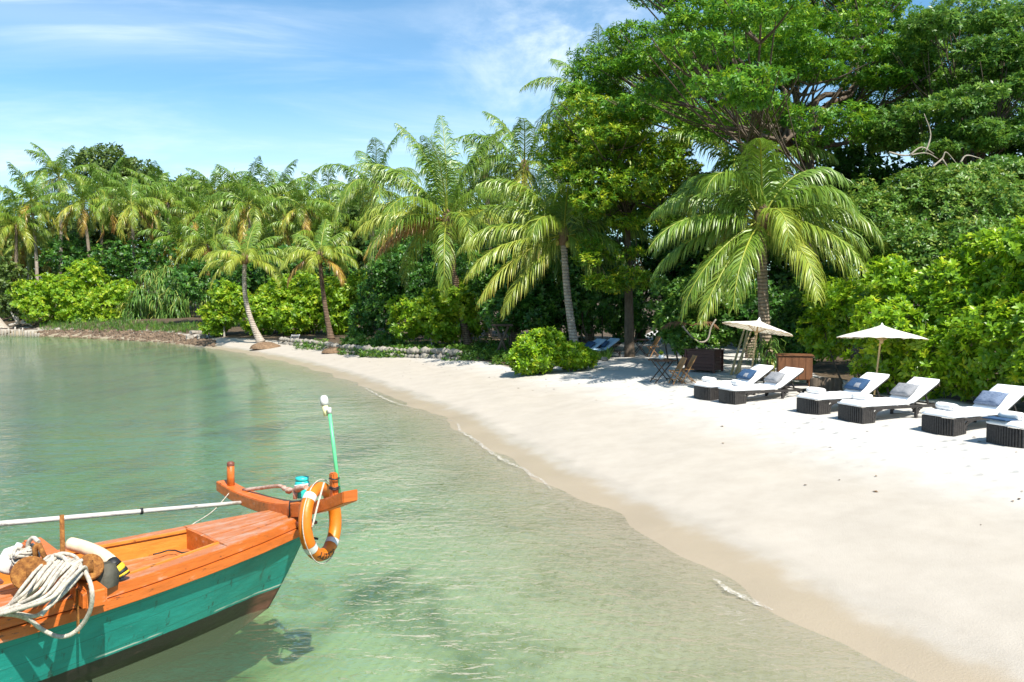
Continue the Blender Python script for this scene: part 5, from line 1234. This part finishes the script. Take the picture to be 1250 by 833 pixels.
for k in range(npl):
    A = []; B_ = []
    for s in sd_s:
        w_ = inn(s)-.02; x0 = -w_+2*w_*k/npl; x1 = -w_+2*w_*(k+1)/npl-.008
        A.append((x0, -s-.01, deckz(s)-.17)); B_.append((x1, -s-.01, deckz(s)-.17))
    b.slab(A, B_, .025)
b.build('well_floor', M['orange_deck'], boat, .003)
b = MB(); b.slab([(-inn(s), -s-.01, deckz(s)-.22) for s in sd_s], [(inn(s), -s-.01, deckz(s)-.22) for s in sd_s], .02); b.build('floor_beam', M['brown_wood'], boat)
# curved crossbeam over the bow, its ends swept up
SB_ = .10
cpx = [(272,592),(290,603),(312,612),(336,619),(362,622),(384,620),(406,614),(428,606)]
ctr = [BLs(u, v, SB_+(.00)) for u, v in cpx]
ctr = smoothpath(ctr, 3); b = MB(); L0 = []
for i, q in enumerate(ctr):
    f = abs(2*i/(len(ctr)-1)-1); hh_ = .055+.012*(1-f); dd_ = .10-.02*f
    L0.append([q+Vector((0,dd_,-hh_)), q+Vector((0,dd_,hh_)), q+Vector((0,-dd_,hh_)), q+Vector((0,-dd_,-hh_))])
b.grid(L0, False, True); b.add(L0[0], [(0,1,2,3)]); b.add(L0[-1], [(3,2,1,0)]); b.build('crossbeam', M['orange'], boat, .008)
zc = min(q.z for q in ctr)
b = MB(); b.box((ctr[len(ctr)//2+2].x, -SB_-.01, (zc-.06+zd_(SB_))/2-.01), (.30,.17,max(.03, zc-.05-zd_(SB_)+.03))); b.build('beam_seat', M['brown_wood'], boat, .006)
zl = BLs(282,594,SB_); b = MB(); b.tube([zl+Vector((0,0,-.05)), BLs(281.5,580,SB_), BLs(281.5,567,SB_)], [.042,.041,.040], 12); lp = b.build('bow_post', M['orange'], boat); cp_ = MB(); q = BLs(281.5,566,SB_); cp_.lathe([(.041,-.025),(.042,.008),(.03,.02),(0,.022)], 12, q); cp_.build('post_cap', M['brown_wood'], lp)
zr = BLs(408,607,SB_); b = MB(); b.bar(zr+Vector((0,0,-.04)), BLs(407,577,SB_), .075, .06, (0,1,0)); rp = b.build('bow_post', M['orange'], boat, .012)
b = MB()
for v in (584,594.5,596.5): q = BLs(408,v,SB_); b.tube([q+Vector((.052*math.cos(a), .044*math.sin(a), .004*math.sin(3*a))) for a in [k*math.pi/6 for k in range(13)]], .007, 5)
b.build('lashing', M['black'], rp)
# steel strap over the beam
q = BLs(366,619,SB_); b = MB(); b.tube([q+Vector((.0,-.112,-.075)), q+Vector((0,-.112,.068)), q+Vector((.06,.10,.075))], .009, 6); b.build('strap', M['black'], boat)
b = MB(); q = BL(360,653,.70); b.tube([(.14,-.05,.68),(.3,.03,.665)], .012, 6); b.build('bow_bolt', M['black'], boat)
# thwart, king post, hatch aft of the well
tw = BL(84,737,.86); b = MB(); e1 = BL(116,726,.84); e2 = e1+Vector((-1.6,0,.02)); b.bar(e1+Vector((.02,0,-.03)), e2, .17, .15); b.build('thwart', M['orange'], boat, .02, None, 3)
q = BL(66,752,.80); b = MB(); b.bar(e1+Vector((-.12,-.085,.035)), e1+Vector((-.12,-.085,-.30)), .012, .03); b.build('thwart_strap', M['rust'], boat)
hx_ = BL(10,712,.90); b = MB()
b.box(hx_+Vector((-.10,-.42,-.06)), (.60,.62,.26)); hc = b.build('hatch_box', M['orange'], boat, .012); b = MB(); b.box(hx_+Vector((-.10,-.42,.082)), (.66,.68,.025)); b.build('hatch_lid', M['brown_wood'], hc, .006)
# rusty rod, windlass
q0 = BL(77,697,.90); q1 = BLs(75.5,629,-q0.y); b = MB(); b.tube([q0+Vector((0,0,-.25)), q0, q1], [.02,.02,.017], 8); b.build('mooring_rod', M['rust'], boat)
wl = empty('windlass', (0,0,0)); wl.parent = boat
f1 = BL(36,700,1.02); f2 = BL(110,692,1.0)
ax = (f2-f1).normalized(); b = MB(); b.tube([f1-ax*.02, f2+ax*.02], .05, 12); b.build('shaft', M['rust'], wl)
for f, sg in ((f1, -1), (f2, 1)):
    nrm = Vector((.45,-.78,.42)).normalized() if sg < 0 else ax
    nrm = (BRi@Vector((.35,-.85,.35))).normalized() if sg < 0 else (BRi@Vector((.6,-.65,.45))).normalized()
    b = MB(); rr = .125 if sg < 0 else .10
    b.tube([f-nrm*.26, f-nrm*.16, f-nrm*.03, f+nrm*.012], [rr*.45, rr*.7, rr, rr*.98], 20); b.build('drum_flange', M['rust'], wl, .006)
    if sg < 0: b = MB(); b.tube([f, f+nrm*.03+ax*.02, f+ax*.16+nrm*.01], [.026,.026,.02], 8); b.build('axle_pin', M['rust'], wl)
for o in wl.children: pass
# forked iron hook behind the rope
q = BL(42,676,1.0); b = MB(); b.tube([BL(44,690,.95), BL(43,668,1.10), BL(47,664,1.12)], .022, 7); b.tube([BL(47,664,1.12), BL(56,684,1.0)], .02, 7); b.build('iron_hook', M['rust'], boat)

# ---- rope heap: strands drawn from the gathered end up over the windlass
def ropeline(pts, r=.019, n=8): 
    return smoothpath([BL(u, v, z) for u, v, z in pts], n), r
rb = MB(); RB0 = BL(60,720,.95)
def addrope(pts, r=.0145):
    q, r = ropeline(pts, r); rb.tube([p-RB0 for p in q], r, 8)
for i in range(13):
    f = i/12
    u1 = 60+42*f; v1 = 681+10*f*f+random.uniform(-2,2); u0 = 2+3*random.random(); v0 = 744+7*f
    mu, mv = 28+34*f+random.uniform(-3,3), 718+10*f+random.uniform(-5,5)
    z = 1.02+.03*random.random()-.02*f
    addrope([(u0-12, v0+1, .83),(u0+6, v0-5+2*f, .86+.02*random.random()),(mu, mv, .97+.03*random.random()),((mu+u1)/2+4*f, (mv+v1)/2-4, z+.02),(u1, v1, z+.03),(u1+7-3*f, v1+4+3*f, z-.04),(u1+4, v1+14, z-.14)], .0135)
addrope([(50,752,.86),(64,735,.93),(84,712,1.0),(98,694,1.04),(92,680,1.06),(74,676,1.07),(64,684,1.06),(72,694,1.05)])
addrope([(60,690,1.05),(66,678,1.09),(78,681,1.10),(86,690,1.06),(100,684,1.07)])
addrope([(97,690,1.04),(106,702,1.0),(112,720,.94),(111,742,.80),(101,762,.66),(86,775,.58),(70,777,.57),(52,769,.64),(36,757,.74),(20,751,.82),(4,750,.85)], .0165)
addrope([(6,746,.86),(26,750,.84),(44,752,.83),(58,742,.90),(80,722,.97),(100,700,1.02)])
rope_ = rb.build('rope_heap', M['rope'], None, 0, toW(RB0)); rope_.rotation_euler = (0,0,BA); tag(rope_, 'heap of thick white rope draped over the windlass, one loop down the turquoise side', 'rope')
# small fluffy rope bundle behind the disc
rb = MB(); RB0 = BL(30,680,1.0)
for i in range(10):
    a = random.uniform(0,6.28); pts = [Vector((.10*math.cos(a+t*.9+i)*(1-.1*i/10), .08*math.sin(a+t*.9), .02*i*.5-.04+.02*math.sin(3*t+i))) for t in range(9)]; rb.tube(smoothpath(pts, 4), .013, 6)
q = [BL(34,676,1.0)-RB0, BL(35,662,1.10)-RB0, BL(41,657,1.14)-RB0, BL(47,662,1.12)-RB0]; rb.tube(smoothpath(q, 5), .018, 7)
o = rb.build('rope_bundle', M['rope'], None, 0, toW(RB0)); o.rotation_euler = (0,0,BA); tag(o, 'small tangled white rope bundle hung on the iron hook', 'rope')
# white jug at the left edge, white jug under the thwart
def jug(u, v, z, h, r, label, tiltv=(0,0,0)):
    b = MB(); b.lathe([(.0,0),(r,.0),(r*1.04,.1*h),(r,.62*h),(r*.5,.8*h),(r*.32,.86*h),(r*.32,.97*h),(0,h)], 18); o = b.build('plastic_jug', M['white'], None, 0, toW(BL(u, v, z))); o.rotation_euler = tiltv; return tag(o, label, 'jug')
jug(6,696,.84,.24,.085,'white plastic jug at the left edge of the boat behind the rope', (0,.5,.3))
jug(100,716,.80,.20,.07,'small white plastic jug under the loop of rope', (.2,.5,0))
# grey canvas bag
bm_ = MB(); q = BL(124,715,.80); prof = [(-.11,-.10,0),(.11,-.08,0),(.10,.10,0),(-.10,.09,0)]
low_ = [Vector(p) for p in prof]; up_ = [Vector((p[0]*.8+.03, p[1]*.5, .17+.04*(p[0] > 0))) for p in prof]; mid_ = [Vector((p[0]*1.05, p[1]*1.05, .09)) for p in prof]
bm_.grid([low_, mid_, up_], True, True); bm_.add(up_, [(0,1,2,3)]); o = bm_.build('canvas_bag', M['canvas'], None, .03, toW(q), 3); o.rotation_euler = (0,0,BA+.3); tag(o, 'sagging grey canvas bag in front of the striped fender', 'bag')
# striped fender
fe = [BL(86,664,1.0), BL(104,669,.99), BL(124,678,.97), BL(138,689,.93), BL(147,698,.87), BL(151,704,.83)]; fp_ = smoothpath(fe, 6); F0 = BL(140,702,.80)
fr_o = empty('fender', toW(F0), BA, 'curved cream fender with black and yellow striped end lying in the well', 'fender')
def seg(a, b_, m, nm, r): 
    q = fp_[a:b_+1]; b = MB(); b.tube([p-F0 for p in q], r, 12); b.build(nm, M[m], fr_o, .004)
n_ = len(fp_)-1
seg(0, 17, 'cream', 'sleeve', .055)
for i, (a, b_, mm) in enumerate(((17,20,'black'),(20,23,'yellow'),(23,26,'black'),(26,28,'yellow'),(28,30,'black'))): seg(a, b_, mm, 'stripe', .057+.0015*(i % 2))
tb = MB(); tb.tube([BL(u, v, .70)-BL(205,676,.70) for u, v in ((187,677),(196,675),(205,672),(214,672),(222,675),(231,674))], .007, 5); o = tb.build('twig', M['black'], None, 0, toW(BL(205,676,.712))); o.rotation_euler = (0,0,BA); tag(o, 'thin black twig lying on the planks of the well', 'twig')
# long pale pole along the far side, tied line
e1 = BLs(297,613.5,.16); e0 = BLt(0,639.5,-1.15); e00 = e0+(e0-e1)*.5
b = MB(); b.tube([Vector((0,0,0)), (e0-e1)*.5, e0-e1, e00-e1], [.021,.024,.026,.027], 10); o = b.build('long_pole', M['oldpole'], None, 0, toW(e1)); o.rotation_euler = (0,0,BA); tag(o, 'long weathered white pole laid along the far side of the boat', 'pole')
for f in (.46,.78): 
    q = e1.lerp(e0, f); d_ = (e0-e1).normalized(); t = MB(); t.tube([q-e1-d_*.012, q-e1+d_*.012], .033, 8); t.build('tape', M['black'], o)
l0 = BLs(284,597,SB_); l1 = BL(234,641,.84); b = MB(); b.tube(smoothpath([Vector((0,0,0)), (l1-l0)*.5+Vector((0,0,-.05)), l1-l0], 6), .006, 5)
for k in range(3): b.tube([Vector((.05*math.cos(a)-.01, .05*math.sin(a), -.02+.014*k)) for a in [j*math.pi/6 for j in range(13)]], .008, 5)
o = b.build('thin_line', M['rope'], None, 0, toW(l0)); o.rotation_euler = (0,0,BA); tag(o, 'thin white line tied round the left bow post', 'rope')
# anchor stock of worn wood lying on the beam, turquoise jar behind it
a0 = BLs(297,599,SB_-.02); pts = [BLs(297,598.5,SB_-.02), BLs(318,596,SB_-.05), BLs(340,593.5,SB_-.05), BLs(347,596,SB_-.05), BLs(353,599,SB_-.05), BLs(363,597,SB_-.05), BLs(374,595,SB_-.03)]
b = MB(); pp = smoothpath([p-a0 for p in pts], 4); b.tube(pp, [.020 if i < 12 else .028+.010*math.sin(i*1.3) for i in range(len(pp))], 8); b.tube([pp[-6]+Vector((0,0,.0)), pp[-6]+Vector((.03,-.02,-.09))], [.03,.02], 7)
o = b.build('worn_branch', paintwood('worn_reddish_wood', (.42,.20,.12), (.55,.38,.30), wear=.5), None, 0, toW(a0)); o.rotation_euler = (0,0,BA); tag(o, 'worn bent wooden branch lying across the bow crossbeam', 'branch')
j0 = BLs(369,607,SB_-.14); b = MB(); b.lathe([(0,0),(.068,0),(.072,.02),(.072,.15),(.062,.17),(.0,.17)], 18); jr = empty('plastic_jar', toW(j0), BA, 'turquoise plastic jar strapped behind the bow crossbeam', 'jar'); b.build('body', M['turq'], jr)
b = MB(); b.lathe([(.0,.171),(.066,.171),(.068,.19),(.066,.205),(0,.207)], 18); b.build('lid', M['turq'], jr); b = MB(); b.tube([Vector((.0745*math.cos(a), .0745*math.sin(a), .125+.015*math.cos(a))) for a in [k*math.pi/8 for k in range(17)]], .010, 6); b.build('white_strap', M['white'], jr)
# green pole with white brush
p0 = BLs(414.5,606,SB_-.05); p1 = BLs(402,502,SB_-.05); gp = empty('boat_hook', toW(p0), BA, 'upright green pole with a white wrapped tip tied to the bow post', 'pole'); d_ = (p1-p0)
b = MB(); b.tube([Vector((0,0,0)), d_*.5, d_], [.019,.018,.017], 10); b.build('shaft', M['green'], gp)
b = MB(); b.tube([d_*.97, d_*1.04], .021, 10); b.build('collar', M['white'], gp)
q0 = BLs(398.5,508,SB_-.05)-p0; q1 = BLs(396.5,495,SB_-.05)-p0; q2 = BLs(395,483,SB_-.05)-p0
b = MB(); b.tube([q0, q1], [.026,.030], 10); b.build('yellow_sleeve', simple('pale_yellow_cloth', (.72,.66,.36), .8, .2, .1), gp); b = MB(); b.tube([q1, q1.lerp(q2,.4), q2.lerp(q1,.2), q2], [.036,.04,.036,.02], 10); b.build('white_tip', M['white'], gp)

# ---- lifebuoy hung over the right end of the crossbeam
RC = P(391.5, 636.5, toW(BLs(392, 618, SB_)).y+.015); nrm = Vector((.965,-.25,.10)).normalized()
upv = Vector((0,0,1)); upv = (upv-nrm*upv.dot(nrm)).normalized(); rgt = upv.cross(nrm).normalized()   # seen from the front, right
Q = Matrix((rgt, upv, nrm)).transposed()
lb_ = empty('lifebuoy', RC, 0, 'orange lifebuoy with white bands hanging on the right end of the bow beam', 'lifebuoy'); lb_.rotation_euler = Q.to_euler()
RM, Rm = .296, .059
def ringseg(a0, a1, m, nm, r=Rm, n=10):
    b = MB(); pts = [Vector((RM*math.cos(R(a0+(a1-a0)*i/n)), RM*1.06*math.sin(R(a0+(a1-a0)*i/n)), 0)) for i in range(n+1)]; vs = []
    rows = []
    for i, p in enumerate(pts):
        a = R(a0+(a1-a0)*i/n); o = Vector((math.cos(a), math.sin(a), 0))
        rows.append([p+o*r*math.cos(t)+Vector((0,0,1.05*r*math.sin(t))) for t in [k*math.pi/9 for k in range(18)]])
    b.grid(rows, True, True); return b.build(nm, M[m], lb_)
for k, a in enumerate((215,305,35,125)):
    ringseg(a-6, a+6, 'white', 'white_band', Rm+.003, 4)
    ringseg(a+6, a+84, 'ringdark' if k in (1,) and False else 'ring', 'float', Rm, 16)
b = MB()
for k, a in enumerate((215,305,35,125)):
    pts = []
    for i in range(9):
        t = R(a+90*i/8); rr = RM+Rm+.006+.014*math.sin(math.pi*i/8); pts.append(Vector((rr*math.cos(t), rr*1.05*math.sin(t), .02)))
    b.tube(smoothpath(pts, 3), .0055, 6)
b.tube(smoothpath([Vector((-.30,.02,.075)), Vector((-.20,.17,.085)), Vector((-.06,.30,.075)), Vector((.05,.36,.05))], 5), .010, 6)
b.build('grab_line', M['rope'], lb_)
cu = bpy.data.curves.new('lettering', 'FONT'); cu.body = 'SLEEPY'; cu.size = .088; cu.align_x = 'CENTER'; cu.extrude = .0015; cu.offset = .0010; cu.space_character = 1.12; cu.resolution_u = 2
to = bpy.data.objects.new('lettering', cu); col.objects.link(to); dg = bpy.context.evaluated_depsgraph_get(); tm = bpy.data.meshes.new_from_object(to.evaluated_get(dg)); bpy.data.objects.remove(to)
for v_ in tm.vertices:
    x, y, z = v_.co; y -= .03; ctr_a = R(260)
    ang = ctr_a-x/(RM+.01); tmin = R(72)-y/Rm*1.0           # tops point outwards
    r = Rm+.003+z; o = Vector((math.cos(ang), math.sin(ang), 0))
    v_.co = Vector((RM*math.cos(ang), RM*1.06*math.sin(ang), 0))+o*r*math.cos(tmin)+Vector((0,0,1.05*r*math.sin(tmin)))
tm.update(); lt = link('lettering', tm, M['black'], lb_)
